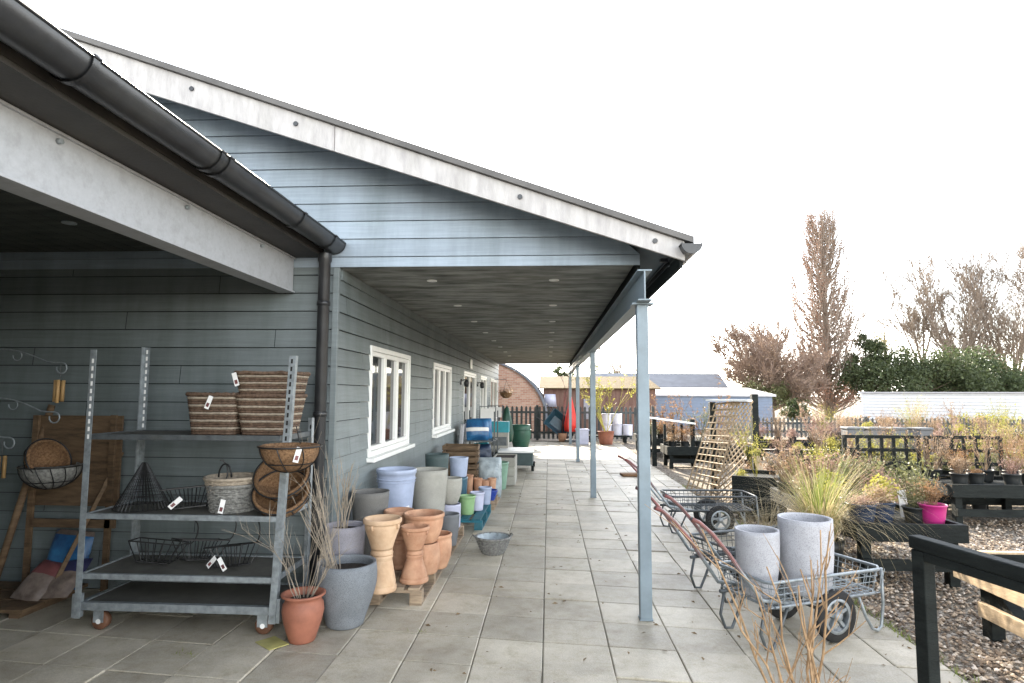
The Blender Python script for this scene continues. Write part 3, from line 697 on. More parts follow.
pot('lilac_pot', 'pale lilac glazed pot second along the teal pallet', at(477, 510), .24, .095, .08, m_lilac, lip=.006)
pot('lilac_pot', 'periwinkle pot third along the teal pallet beside the cobalt pot', at(485, 504), .24, .09, .075, m_blueglaze, lip=.006)
pot('cobalt_pot', 'low cobalt blue glazed bowl at the far edge of the teal pallet', at(490, 500), .15, .11, .07, m_cobalt, lip=.006)
for i, (px, py, lab) in enumerate(((469, 492, 'tallest'), (478, 491, 'second small'), (485, 491, 'third small'), (492, 490, 'rightmost small'))):
    q = at(px, py); q.y = 9.35 + .08 * i; q.x = ray(px, 480).x / ray(px, 480).y * q.y; q.z = PZ
    hh = (.34, .28, .24, .26)[i]
    pot('terracotta_pot', f'{lab} terracotta pot in the row on the brown pallet', q, hh, .065, .05, m_terr, lip=.004)
pot('sage_pot', 'big sage green glazed pot beside the trough stack', AZ(497, 489), .48, .205, .16, m_green, lip=.008, rings=((.2, .40, .005),))
# wicker bowl standing on the paving
def wickerbowl(mb, prof_r, h, rows, n=72, amp=.025, z0=0, flat=True):
    pts = []
    for j in range(rows + 1):
        u = j / rows; pts.append((prof_r(u), z0 + h * u))
    mb.lathe(([(0, z0 + .004)] if flat else []) + [(r - .008, z) for r, z in pts], n=40)
    th = h / rows * .62
    for j in range(rows):
        r = prof_r((j + .5) / rows); zz = z0 + h * (j + .5) / rows; m = 64
        mb.tube([((r + .0045 * math.sin(k * math.pi / 2 + math.pi * (j % 2))) * math.cos(2 * math.pi * k / m), (r + .0045 * math.sin(k * math.pi / 2 + math.pi * (j % 2))) * math.sin(2 * math.pi * k / m), zz + .0015 * math.sin(k * 1.9 + j)) for k in range(m + 1)], th, 5, False)
    mb.ring((0, 0, z0 + h), prof_r(1), .014, 40, 6)
t = thing('wicker_bowl', 'round grey wicker bowl lined with plastic alone on the paving', 'basket', AZ(493, 553), .3)
mb = MB(); wickerbowl(mb, lambda u: .10 + .085 * u ** .7, .17, 13); mb.build('basket', m_wickergrey, t)
mb = MB(); rg = random.Random(2); mb.lathe([(0, .05), (.09, .05), (.13, .12), (.165, .165), (.172, .175)], n=40, wob=lambda k, j: 1 + .05 * math.sin(k * 2.3 + j)); mb.build('liner', m_clearbag, t)
mb = MB()
for s in (-1, 1): mb.tube([(s * .175, -.04, .165), (s * .21, -.03, .19), (s * .21, .03, .19), (s * .175, .04, .165)], .008, 6)
mb.build('handles', m_wickergrey, t)

# --- crates, bags, troughs further along the wall
def crate(loc, rz, label):
    t = thing('apple_crate', label, 'crate', loc, rz, None)
    sx, sy, h = .56, .42, .29
    for zz in (.035, .125, .215):
        for s in (-1, 1):
            m = MB(); m.span((-sx / 2, s * sy / 2 - .006, zz), (sx / 2, s * sy / 2 + .006, zz + .07)); m.build('side_slat', m_wood, t)
            m = MB(); m.span((s * sx / 2 - .006, -sy / 2 + .008, zz), (s * sx / 2 + .006, sy / 2 - .008, zz + .07)); m.build('end_slat', m_wood, t)
    for a in (-1, 1):
        for b in (-1, 1):
            m = MB(); m.span((a * (sx / 2 - .022) - .014, b * (sy / 2 - .022) - .014, 0), (a * (sx / 2 - .022) + .014, b * (sy / 2 - .022) + .014, h)); m.build('corner_post', m_wood, t)
    m = MB(); m.span((-sx / 2 + .01, -sy / 2 + .01, .02), (sx / 2 - .01, sy / 2 - .01, .03)); m.build('bottom', m_wood, t)
for k, lab in enumerate(('lowest brown slatted apple crate of the stack near the second window', 'middle brown slatted apple crate of the stack near the second window', 'topmost brown slatted apple crate of the stack near the second window')):
    crate((-1.42, 10.0, .002 + k * .292), .04 * (k - 1), lab)
def bag(mb, w, h, d, rg, fold=.06):
    nx, nz = 10, 12; vs = []
    for side in (1, -1):
        for j in range(nz + 1):
            for i in range(nx + 1):
                u, v = i / nx * 2 - 1, j / nz * 2 - 1
                e = max(0, (1 - abs(u) ** 3.0)) ** .6 * max(0, (1 - abs(v) ** 3.0)) ** .6
                q = mnoise.noise((u * 2.2 + rg[0], v * 2.2 + rg[1], side)) * .25 + mnoise.noise((u * 6 + rg[0], v * 6, side * 3)) * .10
                sq = 1 - .06 * abs(v) ** 4 + .03 * mnoise.noise((v * 3, rg[0], 5))
                vs.append((u * w / 2 * sq, -side * d / 2 * e * (1 + q), h / 2 + v * h / 2))
    m = (nx + 1) * (nz + 1); fs = []
    for s in (0, 1):
        for j in range(nz):
            for i in range(nx):
                a = s * m + j * (nx + 1) + i; f = (a, a + 1, a + nx + 2, a + nx + 1); fs.append(f if s == 0 else f[::-1])
    mb.add(vs, fs, True)
def sack(name, label, loc, w, h, d, mat, rot, seed, band=None, cat='sack', group=None):
    t = thing(name, label, cat, loc, 0, group); t.rotation_euler = rot
    mb = MB(); bag(mb, w, h, d, (seed * 3.1, seed * 1.7)); mb.build('sack_body', mat, t)
    if band:
        mb = MB(); n = len(mb.v); b2 = MB(); bag(b2, w * 1.012, h, d * 1.03, (seed * 3.1, seed * 1.7))
        nq = 10; rows_ = [j for j in range(12) if band[1] <= (j + .01) / 12 and (j + 1) / 12 <= band[2] + .02]; keep = [f for q, f in enumerate(b2.f[:120]) if q // nq in rows_]
        us = sorted({i for f in keep for i in f}); mp_ = {i: q for q, i in enumerate(us)}; b2.v = [b2.v[i] for i in us]; b2.f = [tuple(mp_[i] for i in f) for f in keep]; b2.sm = [True] * len(keep); b2.build('printed_band', band[0], t)
    return t
# clear plastic wrapped bundle
sack('clear_bag', 'crumpled clear plastic bag slumped beside the apple crates', (-.98, 10.15, 0), .42, .66, .36, m_clearbag, (0, 0, .2), 4, cat='bag')
# trough stack and tray
for k in range(3):
    t = thing('trough', ('lowest', 'middle', 'topmost')[k] + ' grey green planting trough of the stack before the white topped bench', 'trough', (-.84, 11.9, .01 + k * .17), 0)
    mb = MB(); 
    for s in (-1, 1):
        mb.span((-.2, s * .39 - .012, 0), (.2, s * .39 + .012, .165)); mb.span((s * .2 - .012, -.375, 0), (s * .2 + .012, .375, .165))
    mb.span((-.19, -.38, 0), (.19, .38, .02)); mb.build('trough_body', m_beige, t, bevel=.004)
    mb = MB(); mb.span((-.185, -.375, .13), (.185, .375, .14)); mb.build('soil', m_soil, t)
t = thing('display_bench', 'low dark display bench with a white top beyond the troughs', 'bench', (-.72, 14.2, 0), 0)
mb = MB(); mb.span((-.42, -.5, .40), (.38, .5, .44)); mb.build('top', m_white, t, bevel=.004)
mb = MB(); mb.span((-.40, -.47, .12), (.36, .47, .395)); mb.build('cabinet', m_darkgreen, t)
for a in (-1, 1):
    for b in (-1, 1):
        mb = MB(); mb.span((a * .36 - .03, b * .44 - .03, 0), (a * .36 + .03, b * .44 + .03, .119)); mb.build('leg', m_darktimber, t)
# rack of blue bags beside the door
t = thing('display_rack', 'narrow galvanised rack stocked with blue bags beside the door', 'rack', (-1.38, 12.6, 0), 0)
for a in (-1, 1):
    for b in (-1, 1):
        mb = MB(); mb.span((a * .3 - .012, b * .4 - .012, 0), (a * .3 + .012, b * .4 + .012, 1.35)); mb.build('upright', m_galv_dark, t)
for z in (.25, .75):
    mb = MB(); mb.span((-.3, -.4, z), (.3, .4, z + .02)); mb.build('shelf', m_galv_dark, t)
for i, (dx, dy, z, lab, mt) in enumerate(((-.05, -.22, .772, 'blue plastic bag of feed on the upper shelf of the rack, front one', m_bluebag), (.0, .2, .772, 'blue plastic bag of feed on the upper shelf of the rack, rear one', m_bluebag), (.06, -.2, .272, 'dark navy bag on the lower shelf of the rack by the door', m_navy), (.02, .2, .272, 'turquoise bag on the lower shelf of the rack by the door', m_tealplastic))):
    sack('feed_bag', lab, (-1.38 + dx, 12.6 + dy, z), .46, .42, .2, mt, (R(-8), 0, .3 + .2 * i), 10 + i, (m_tag, .35, .6) if i == 0 else None, 'bag')
t = thing('turquoise_display_stand', 'turquoise bordered sales stand with a white header past the blue bags', 'display stand', (-1.15, 14.6, 0), 0)
mb = MB(); mb.span((-.2, -.2, 0), (.2, .2, .8)); mb.build('stand_body', m_beige, t, bevel=.004)
mb = MB(); mb.span((-.21, -.21, .801), (.21, .21, 1.05)); mb.build('header', m_tealplastic, t, bevel=.004)
for z in (.15, .5):
    mb = MB(); mb.span((-.17, -.235, z), (.17, -.202, z + .2)); mb.build('pocket', m_galv_dark, t)
pot('rain_barrel', 'squat dark green water butt near the picket fence', (-.9, 19.8, 0), .72, .30, .24, m_dkgreenplastic, bulge=.05, cat='water butt', rings=((.335, .56, .012), (.305, .2, .012)))
# dark tall covered parasol / conical cover
t = thing('covered_parasol', 'folded parasol under a dark green cover standing beside the water butt', 'parasol', (-1.25, 18.3, 0), 0)
mb = MB(); mb.lathe([(.02, .25), (.17, .3), (.20, .55), (.13, 1.0), (.06, 1.28), (.02, 1.32)], n=24, wob=lambda k, j: 1 + .08 * math.sin(k * 1.57)); mb.build('cover', m_dkgreenplastic, t)
mb = MB(); mb.tube([(0, 0, .05), (0, 0, 1.36)], .02, 8); mb.build('pole', m_galv_dark, t)
mb = MB(); mb.lathe([(0, 0), (.25, 0), (.25, .05), (.05, .08), (0, .08)], n=24); mb.build('base', m_slategrey, t)
# metal hanging racks by last door
for k, (x, y, lab) in enumerate(((-1.55, 15.6, 'thin wire rack of small packets, nearer one between the doors'), (-1.5, 17.2, 'thin wire rack of small packets, farther one between the doors'))):
    t = thing('wire_rack', lab, 'rack', (x, y, 0), 0)
    mb = MB()
    for a in (-1, 1): mb.tube([(a * .2, 0, 0), (a * .2, 0, 1.4)], .012, 6)
    for z in (.2, .6, 1.0, 1.38): mb.tube([(-.2, 0, z), (.2, 0, z)], .008, 6)
    mb.tube([(-.2, -.2, .01), (-.2, .2, .01)], .012, 6); mb.tube([(.2, -.2, .01), (.2, .2, .01)], .012, 6); mb.build('frame', m_galv_dark, t)
    for z in (.25, .65, 1.05):
        mb = MB(); mb.span((-.18, -.06, z), (.18, -.02, z + .28)); mb.build('packet_row', (m_beige, m_tealplastic, m_tag)[int(z * 2.4) % 3], t)
# hanging basket with plant at the far corner
t = thing('hanging_flower_basket', 'hanging basket of trailing stems on the far end of the long wall', 'hanging basket', (-1.45, 20.8, 1.55), 0)
mb = MB(); mb.lathe([(0, 0), (.1, .02), (.19, .1), (.21, .2), (.19, .2), (0, .18)], n=24); mb.build('basket', m_coco, t)
mb = MB(); rg = random.Random(9)
for i in range(260): leafquad(mb, (rg.gauss(0, .13), rg.gauss(0, .13), .2 + rg.gauss(0, .08)), .06, rg)
mb.build('foliage', m_dry, t)
mb = MB()
for a in (0, 2.1, 4.2): mb.tube([(.2 * math.cos(a), .2 * math.sin(a), .2), (0, 0, .6)], .004, 4)
mb.tube([(0, 0, .6), (0, 0, .64), (-.41, 0, .64)], .008, 5); mb.build('chains', m_blackwire, t)

# ================================================================== steel plant trolley and its stock
TB = (AZ(75, 632), AZ(275, 638)); tv_ = TB[1] - TB[0]; TA = math.atan2(tv_.y, tv_.x); TWd = tv_.length; TD = .56
T0 = TB[0]; TM = Matrix.Rotation(TA, 3, 'Z')
def tl(x, y, z): return T0 + TM @ Vector((x, y, z))
print('trolley', TWd, T0, math.degrees(TA))
t = thing('plant_trolley', 'tall galvanised steel plant trolley with three shelves of baskets by the wall', 'trolley', T0, TA)
mb = MB(); z0, z1 = .15, .205
mb.span((0, 0, z0), (TWd, .04, z1)); mb.span((0, TD - .04, z0), (TWd, TD, z1)); mb.span((0, .041, z0), (.04, TD - .041, z1)); mb.span((TWd - .04, .041, z0), (TWd, TD - .041, z1))
for sx in (0, TWd): mb.span((sx - .03, -.012, z0 - .05), (sx + .03, .03, z1 + .06))
mb.build('base_frame', m_galv, t, bevel=.003)
mb = MB(); mb.span((.041, .041, z1 - .02), (TWd - .041, TD - .041, z1 - .006)); mb.build('base_board', m_tray, t)
ph = {(0, 0): AY(92, 350, T0.y + .02).z, (1, 0): AY(293, 356, TB[1].y + .02).z, (0, 1): 2.07, (1, 1): 1.5}
for (a, b), hh in ph.items():
    mb = MB(); x = a * TWd; y = b * TD; s = 1 if a == 0 else -1; q = 1 if b == 0 else -1
    mb.span((x - .004, y - .02, .10), (x + .004, y + .02, hh)); mb.span((min(x, x + s * .045), y - q * .02 - .002, .10), (max(x, x + s * .045), y - q * .02 + .002, hh))
    lean = .085 if (a, b) == (1, 0) else 0.0
    shear = lambda v: (v[0] + lean * (v[2] - .1) / 1.9, v[1], v[2])
    mb.v = [shear(v) for v in mb.v]
    p_ = mb.build('pole', m_galv, t)
    mb = MB(); z = 1.36 + .05 * b
    while z < hh - .05:
        mb.span((x + s * .022 - .007, y - q * .02 - .0035, z), (x + s * .022 + .007, y - q * .02 + .0035, z + .032)); z += .055
    mb.v = [shear(v) for v in mb.v]
    if mb.v: mb.build('slots', m_tag if a == 0 else m_blackwire, p_)
for z, nm in ((.40, 'shelf'), (.82, 'shelf'), (1.385, 'shelf')):
    mb = MB(); mb.span((.012, -.012, z - .03), (TWd - .012, .014, z + .008)); mb.span((.012, TD - .014, z - .03), (TWd - .012, TD + .012, z + .008)); mb.span((.012, .015, z - .03), (.03, TD - .015, z + .008)); mb.span((TWd - .03, .015, z - .03), (TWd - .012, TD - .015, z + .008))
    o = mb.build(nm, m_galv if z < 1.2 else m_galv_dark, t, bevel=.002)
    mb = MB(); mb.span((.031, .0155, z - .012), (TWd - .031, TD - .0155, z)); mb.build('shelf_board', m_tray, o)
for i, (cx, cy) in enumerate(((.13, .07), (TWd - .12, .07), (.13, TD - .07), (TWd - .12, TD - .07))):
    mb = MB(); mb.span((cx - .05, cy - .04, z0 - .012), (cx + .05, cy + .04, z0 - .002)); mb.span((cx - .03, cy - .035, .055), (cx + .045, cy - .03, z0 - .011)); mb.span((cx - .03, cy + .03, .055), (cx + .045, cy + .035, z0 - .011))
    o = mb.build('caster', m_galv, t)
    mb = MB(); pts = [(0, -.026), (.05, -.026), (.062, -.02), (.062, .02), (.05, .026), (0, .026)]
    mm = MB(); mm.lathe([(r, z) for r, z in pts], n=28); mb.add([(cx + .01 + v[0], cy + v[2], .063 + v[1]) for v in mm.v], mm.f, True); w_ = mb.build('wheel', m_caster, o)
    mb = MB(); mb.tube([(cx + .01, cy - .037, .063), (cx + .01, cy + .037, .063)], .018, 10); mb.build('hub', m_tag, w_)
# red clips on the poles
def put(name, label, cat, x, y, z, rz=0, group=None): return thing(name, label, cat, tl(x, y, z), TA + rz, group)
def tagpart(o, p, rotz=0, tilt=0, w=.035, h=.10):
    mb = MB(); q = Matrix.Rotation(rotz, 3, 'Z') @ Matrix.Rotation(tilt, 3, 'Y'); mb.box(p, (w, .002, h), q); tg = mb.build('price_tag', m_tag, o)
    mb = MB(); mb.box(Vector(p) + q @ Vector((0, -.0018, -.02)), (w * .6, .001, .03), q); mb.build('printed_mark', m_sackred, tg); return tg
def square_basket(o, w0, w1, d0, d1, h, z, rows=16):
    """oblong woven basket, sides flaring, alternating dark and pale strands"""
    per = 56
    def ringpts(u, grow=0):
        a, b = (w0 + (w1 - w0) * u) / 2 + grow, (d0 + (d1 - d0) * u) / 2 + grow; out = []
        for k in range(per):
            th = 2 * math.pi * k / per; c, s = math.cos(th), math.sin(th); e = .35
            out.append((a * math.copysign(abs(c) ** e, c), b * math.copysign(abs(s) ** e, s)))
        return out
    for par, mat, nm in ((0, m_wicker, 'dark_weave'), (1, m_wickerstripe, 'pale_weave')):
        mb = MB()
        for j in range(rows):
            if (1 if j % 3 == 2 else 0) != par: continue
            u = (j + .5) / rows; r = ringpts(u); pts = [(x * (1 + .006 * math.sin(k * math.pi + j)), y * (1 + .006 * math.sin(k * math.pi + j)), z + h * u + .0015 * math.sin(k * 2.1 + j * 1.3)) for k, (x, y) in enumerate(r)]
            pts.append(pts[0]); mb.tube(pts, h / rows * .56, 6, False)
        if par == 0:
            r = ringpts(1.0, .004); pts = [(x, y, z + h + .004 * math.sin(k * 1.6)) for k, (x, y) in enumerate(r)]; pts.append(pts[0]); mb.tube(pts, .014, 6, False)
            r = ringpts(.02, -.004); mb.add([(x, y, z + .006) for x, y in r], [tuple(range(per))])
            # inside liner
            ra_, rb_ = ringpts(.0, -.012), ringpts(.97, -.012)
            mb.add([(x, y, z + .01) for x, y in ra_] + [(x, y, z + h * .97) for x, y in rb_], [(k, (k + 1) % per, per + (k + 1) % per, per + k) for k in range(per)])
        mb.build(nm, mat, o)
def shelfpos(px, py, z):   # place on the trolley, in trolley coordinates
    q = AY(px, py, T0.y + .12); d = TM.transposed() @ (q - T0); return d.x, d.y
o = put('wicker_trough', 'short striped wicker basket with a white tag on the top shelf', 'basket', *shelfpos(209, 440, 1.387)[:1], .27, 1.387); square_basket(o, .33, .40, .26, .33, .30, 0); tagpart(o, (.0, -.178, .24), 0, .35)
xb = shelfpos(261, 440, 1.387)[0]
o = put('wicker_trough', 'tall striped wicker basket on the top shelf, lower one of the nested pair', 'basket', xb, .27, 1.387); square_basket(o, .34, .43, .26, .35, .29, 0)
o = put('wicker_trough', 'tall striped wicker basket nested on top of another at the right pole', 'basket', xb + .005, .27, 1.387 + .19, .03); square_basket(o, .36, .46, .28, .37, .27, 0); tagpart(o, (-.2, -.19, .22), 0, -.3)
def hemi(o, r, tilt=None, mat=m_coco, wires=8, seed=1):
    mb = MB(); rg = random.Random(seed); pr = [(r * math.sin(a), r * .86 * (1 - math.cos(a))) for a in [i * math.pi / 2 / 12 for i in range(13)]]
    pr += [(x - .02 if x > .02 else 0, z + .012) for x, z in pr[::-1]]
    mb.lathe(pr, n=44, wob=lambda k, j: 1 + .025 * mnoise.noise((k * .7, j * .9, seed)))
    mb.build('coir_liner', mat, o)
    mb = MB(); mb.ring((0, 0, r * .86), r + .006, .006, 40, 6)
    for i in range(wires):
        a = 2 * math.pi * i / wires; mb.tube([((r + .006) * math.sin(b) * math.cos(a + .25 * math.cos(b)), (r + .006) * math.sin(b) * math.sin(a + .25 * math.cos(b)), r * .86 * (1 - math.cos(b)) - .004) for b in [k * math.pi / 2 / 9 for k in range(10)]], .004, 4)
    mb.ring((0, 0, r * .3), r * .78, .004, 40, 4); mb.build('wire_frame', m_blackwire, o)
qx = AY(297, 470, T0.y - .06)
o = thing('coir_hanging_basket', 'round coconut fibre basket hooked on the front right pole', 'hanging basket', (qx.x, TB[1].y - .19, AY(291, 471, TB[1].y - .15).z), 0); hemi(o, .20, seed=3); tagpart(o, (.12, -.16, .13), .5, .25)
mb = MB(); mb.tube([(.0, .19, .172), (.0, .16, .19), (-.02, .14, .3)], .004, 5); mb.build('hook', m_blackwire, o)
sx_, sy_ = shelfpos(272, 518, .82)
o = put('coir_hanging_basket', 'coconut fibre basket lying tilted on the middle shelf, lower one', 'hanging basket', sx_ + .02, .28, .85); hemi(o, .20, seed=4); o.rotation_euler = (R(42), R(10), TA)
o = put('coir_hanging_basket', 'coconut fibre basket lying tilted on the middle shelf, upper one', 'hanging basket', sx_ + .01, .34, .98); hemi(o, .20, seed=5); o.rotation_euler = (R(48), R(6), TA); 
gx_ = shelfpos(224, 518, .82)[0]
o = put('grey_wicker_basket', 'round dark grey wicker basket on the middle shelf under a paler one', 'basket', gx_, .24, .822); mb = MB(); wickerbowl(mb, lambda u: .15 + .03 * u, .19, 14); mb.build('basket', m_wickergrey, o); tagpart(o, (.02, -.195, .06), .1, .2)
o = put('pale_wicker_basket', 'pale woven wicker basket with a hoop handle sitting in the grey basket', 'basket', gx_ - .01, .24, .965); mb = MB(); wickerbowl(mb, lambda u: .16 + .03 * u, .10, 8); mb.build('basket', m_wickerstripe, o)
mb = MB(); mb.tube([(-.05 + .05 * math.cos(a), -.02, .10 + .10 * math.sin(a)) for a in [i * math.pi / 10 for i in range(11)]], .007, 6); mb.build('handle', m_blackwire, o)
# dark wire cone and wire brackets
o = put('wire_cone', 'dark wire cone frame standing on the middle shelf', 'wire basket', shelfpos(130, 518, .82)[0], .25, .824); mb = MB(); h, r = .34, .19
for i in range(40):
    a = 2 * math.pi * i / 40; mb.tube([(r * math.cos(a), r * math.sin(a), .004), (.015 * math.cos(a), .015 * math.sin(a), h)], .003, 4)
for z in (0, .05, .1, .15, .2, .25, .3): mb.ring((0, 0, z + .004), r * (1 - z / h) + .012 * z / h, .003, 30, 4)
mb.build('wire_mesh', m_blackwire, o)
def wirebracket(o, seed, L=.3, w=.2, h=.16, mesh=True):
    rg = random.Random(seed); mb = MB(); r = .0055
    c = [(-L / 2, -w / 2), (L / 2, -w / 2), (L / 2, w / 2), (-L / 2, w / 2), (-L / 2, -w / 2)]
    mb.tube([(x, y, h) for x, y in c], r, 5, False); mb.tube([(x * .62, y * .62, .006) for x, y in c], r, 5, False)
    n = 7
    for i in range(n):
        x = -L / 2 + L * i / (n - 1)
        mb.tube([(x, -w / 2, h), (x * .62, -w / 2 * .62, .006), (x * .62, w / 2 * .62, .006), (x, w / 2, h)], r * .7, 4, False)
    mb.tube([(L / 2, 0, h)] + [(L / 2 + .03 + .05 * math.sin(a), 0, h + .09 * (1 - math.cos(a)) / 1) for a in [k * math.pi / 8 for k in range(1, 9)]], r, 5, False)
    mb.build('wire_frame', m_blackwire, o)
for i, (px, z, yy, rz, lab, ry) in enumerate(((182, .826, .22, .4, 'black wire bracket with a curled hook and white tag on the middle shelf', -8), (140, .405, .28, .2, 'black wire trough on the low shelf, left of two', 14), (225, .405, .22, -.3, 'black wire trough with white tags on the low shelf, right of two', -18), (178, .405, .36, .9, 'black wire hay basket between the two wire troughs', 20))):
    o = put('wire_trough', lab, 'wire basket', shelfpos(px, 518 if z > .6 else 585, z)[0], yy, z, rz); wirebracket(o, i, .36, .2, .15)
    o.rotation_euler = (R(-6), R(ry * .5), TA + rz); o.location.z += .012
    if i in (0, 2): tagpart(o, (-.08, -.12, .05), 0, .9); 
    if i == 2: tagpart(o, (.03, -.13, .03), .2, -.5)
# leaflets on the floor
mb = MB(); mb.box((0, 0, .006), (.14, .2, .004)); single('leaflet', 'yellow printed leaflet lying on the paving under the trolley wheel', 'leaflet', mb, M('yellow_print', (.36, .33, .12), .5), AZ(272, 644), .9)

# --- display against the back wall of the shelter
YB_ = YG - .03
def wx(px, py, y=YB_ - .05): return AY(px, py, y)
t = thing('timber_trellis_board', 'dark brown timber display board leaning on the shelter wall behind the trolley', 'board', (wx(84, 560).x, YB_ - .1, 0), 0)
a, b = wx(47, 415), wx(123, 505); cx = t.location.x
mb = MB(); mb.span((a.x - cx, -.02, b.z), (b.x - cx, .0, a.z)); mb.build('panel', m_wood, t)
for px in (45, 121):
    q = wx(px, 416); mb = MB(); mb.span((q.x - cx - .025, -.045, .0), (q.x - cx + .025, -.021, q.z + .01)); mb.build('leg', m_wood, t)
mb = MB(); mb.span((a.x - cx, -.045, .55), (b.x - cx, -.022, .62)); mb.build('rail', m_wood, t)
for k, (x0, y0, x1, y1, dy, lab) in enumerate(((0, 566, 52, 405, .35, 'long round brown pole leaning on the wall at the far left'), (70, 645, 122, 452, .5, 'square brown stake leaning on the wall behind the left trolley pole'))):
    p0 = AZ(x0, y0, .0) if k else AY(x0, y0, YB_ - .30); p0.z = max(p0.z, 0)
    if k: p0 = Vector((wx(78, 600).x, YB_ - .42, 0))
    p1 = AY(x1, y1, YB_ - .06)
    if not k:
        d_ = (p0 - p1); p0 = p1 + d_ * (p1.z / -d_.z); p0.z = 0
    mb = MB(); mb.tube([(0, 0, .0), tuple(p1 - p0)], .028 if not k else .022, 10 if not k else 4); single('timber_pole', lab, 'pole', mb, m_wood, p0)
o = thing('wire_hanging_basket', 'dark wire and coir hanging basket hung on the brown display board', 'hanging basket', (wx(73, 483).x, YB_ - .30, wx(73, 484).z), 0); hemi(o, .215, mat=m_wickergrey, wires=14, seed=8)
o = thing('coir_basket', 'coir basket turned on its side in the dark wire hanging basket', 'hanging basket', (wx(75, 450).x - .1, YB_ - .32, wx(75, 462).z), 0); hemi(o, .17, seed=9); o.rotation_euler = (R(15), R(65), 0)
mb = MB()
for (x, y) in ((84, 430), (98, 428), (108, 423)):
    pass
def hook(label, px0, px1, py, drop, scroll=True):
    t = thing('wall_hook', label, 'wall bracket', (wx(px0, py).x, YB_ - .02, wx(px0, py).z), 0); L = AY(px1, py, YB_ - .37).x - wx(px0, py).x
    pts = [(L * u, -.35 * min(1, u * 9), .10 * math.sin(math.pi * min(1, u * 1.15)) - .02 * u) for u in [i / 14 for i in range(15)]]
    e = Vector(pts[-1]); pts += [tuple(e + Vector((.045 * math.sin(a) * 1, 0, -.045 * (1 - math.cos(a))))) for a in [k * .55 for k in range(1, 10)]]
    mb = MB(); mb.tube(pts, .006, 6); q = Vector(pts[8]); mb.tube([tuple(q + Vector((.04 * math.sin(a), 0, -.04 * (1 - math.cos(a))))) for a in [k * .6 for k in range(0, 9)]], .004, 5)
    mb.build('scroll_bar', m_galv, t); mb = MB(); mb.span((-.015, -.004, -.1), (.015, .008, .06)); mb.build('back_plate', m_galv, t)
    return t, e
def chime(label, P, n=5, L=.17):
    t = thing('bamboo_chime', label, 'wind chime', P, 0); rg = random.Random(len(label))
    for k in range(n):
        a = 6.28 * k / n; mb = MB(); mb.tube([(.028 * math.cos(a), .028 * math.sin(a), -.02 * rg.random()), (.028 * math.cos(a), .028 * math.sin(a), -L - .03 * rg.random())], .014, 8); mb.build('bamboo_tube', m_bamboo, t)
    mb = MB(); mb.tube([(0, 0, 0.005), (0, 0, .12)], .003, 4); mb.build('cord', m_blackwire, t)
t_, e = hook('upper scrolled metal wall hook holding a bamboo chime', -8, 62, 362, .1)
chime('bamboo wind chime hanging from the upper scrolled hook', (AY(60, 380, YB_ - .37).x, YB_ - .37, AY(60, 379, YB_ - .37).z))
t_, e = hook('middle scrolled metal wall hook below the bamboo chime', -8, 55, 408, .1)
t_, e = hook('lowest scrolled metal wall hook at the left edge', -30, 10, 432, .1)
chime('bamboo wind chime at the left edge below the lowest hook', (AY(2, 455, YB_ - .37).x, YB_ - .37, AY(2, 455, YB_ - .37).z), 4)
# low base with sacks
t = thing('low_timber_base', 'low dark timber platform under the compost sacks', 'platform', (wx(40, 615).x, YB_ - .4, 0), 0)
for k in range(3):
    mb = MB(); mb.span((-.9, -.32 + k * .23, .045), (.42, -.12 + k * .23, .07)); mb.build('board', m_wood, t)
for x in (-.8, .3):
    mb = MB(); mb.span((x, -.3, 0), (x + .08, .3, .044)); mb.build('bearer', m_wood, t)
def sk(px, py, w, h, d, mat, rot, lab, band, seed, dy=.35, z=.075):
    q = AY(px, py, YB_ - dy); sack('compost_sack', lab, (q.x, YB_ - dy, z if z is not None else q.z), w, h, d, mat, rot, seed, band)
sk(22, 612, .24, .36, .10, m_sack, (R(-52), R(8), 0), 'maroon topped compost sack leaning on the wall, left of two', (m_sackred, .58, 1), 21, .52)
sk(52, 612, .25, .36, .10, m_sack, (R(-50), R(-4), 0), 'navy topped compost sack leaning on the wall, right of two', (m_sacknavy, .58, 1), 22, .46)
sk(60, 570, .36, .46, .16, m_bluebag, (R(-14), R(4), 0), 'bright blue plastic sack standing behind the compost sacks', (m_sack, .84, 1), 23, .22)
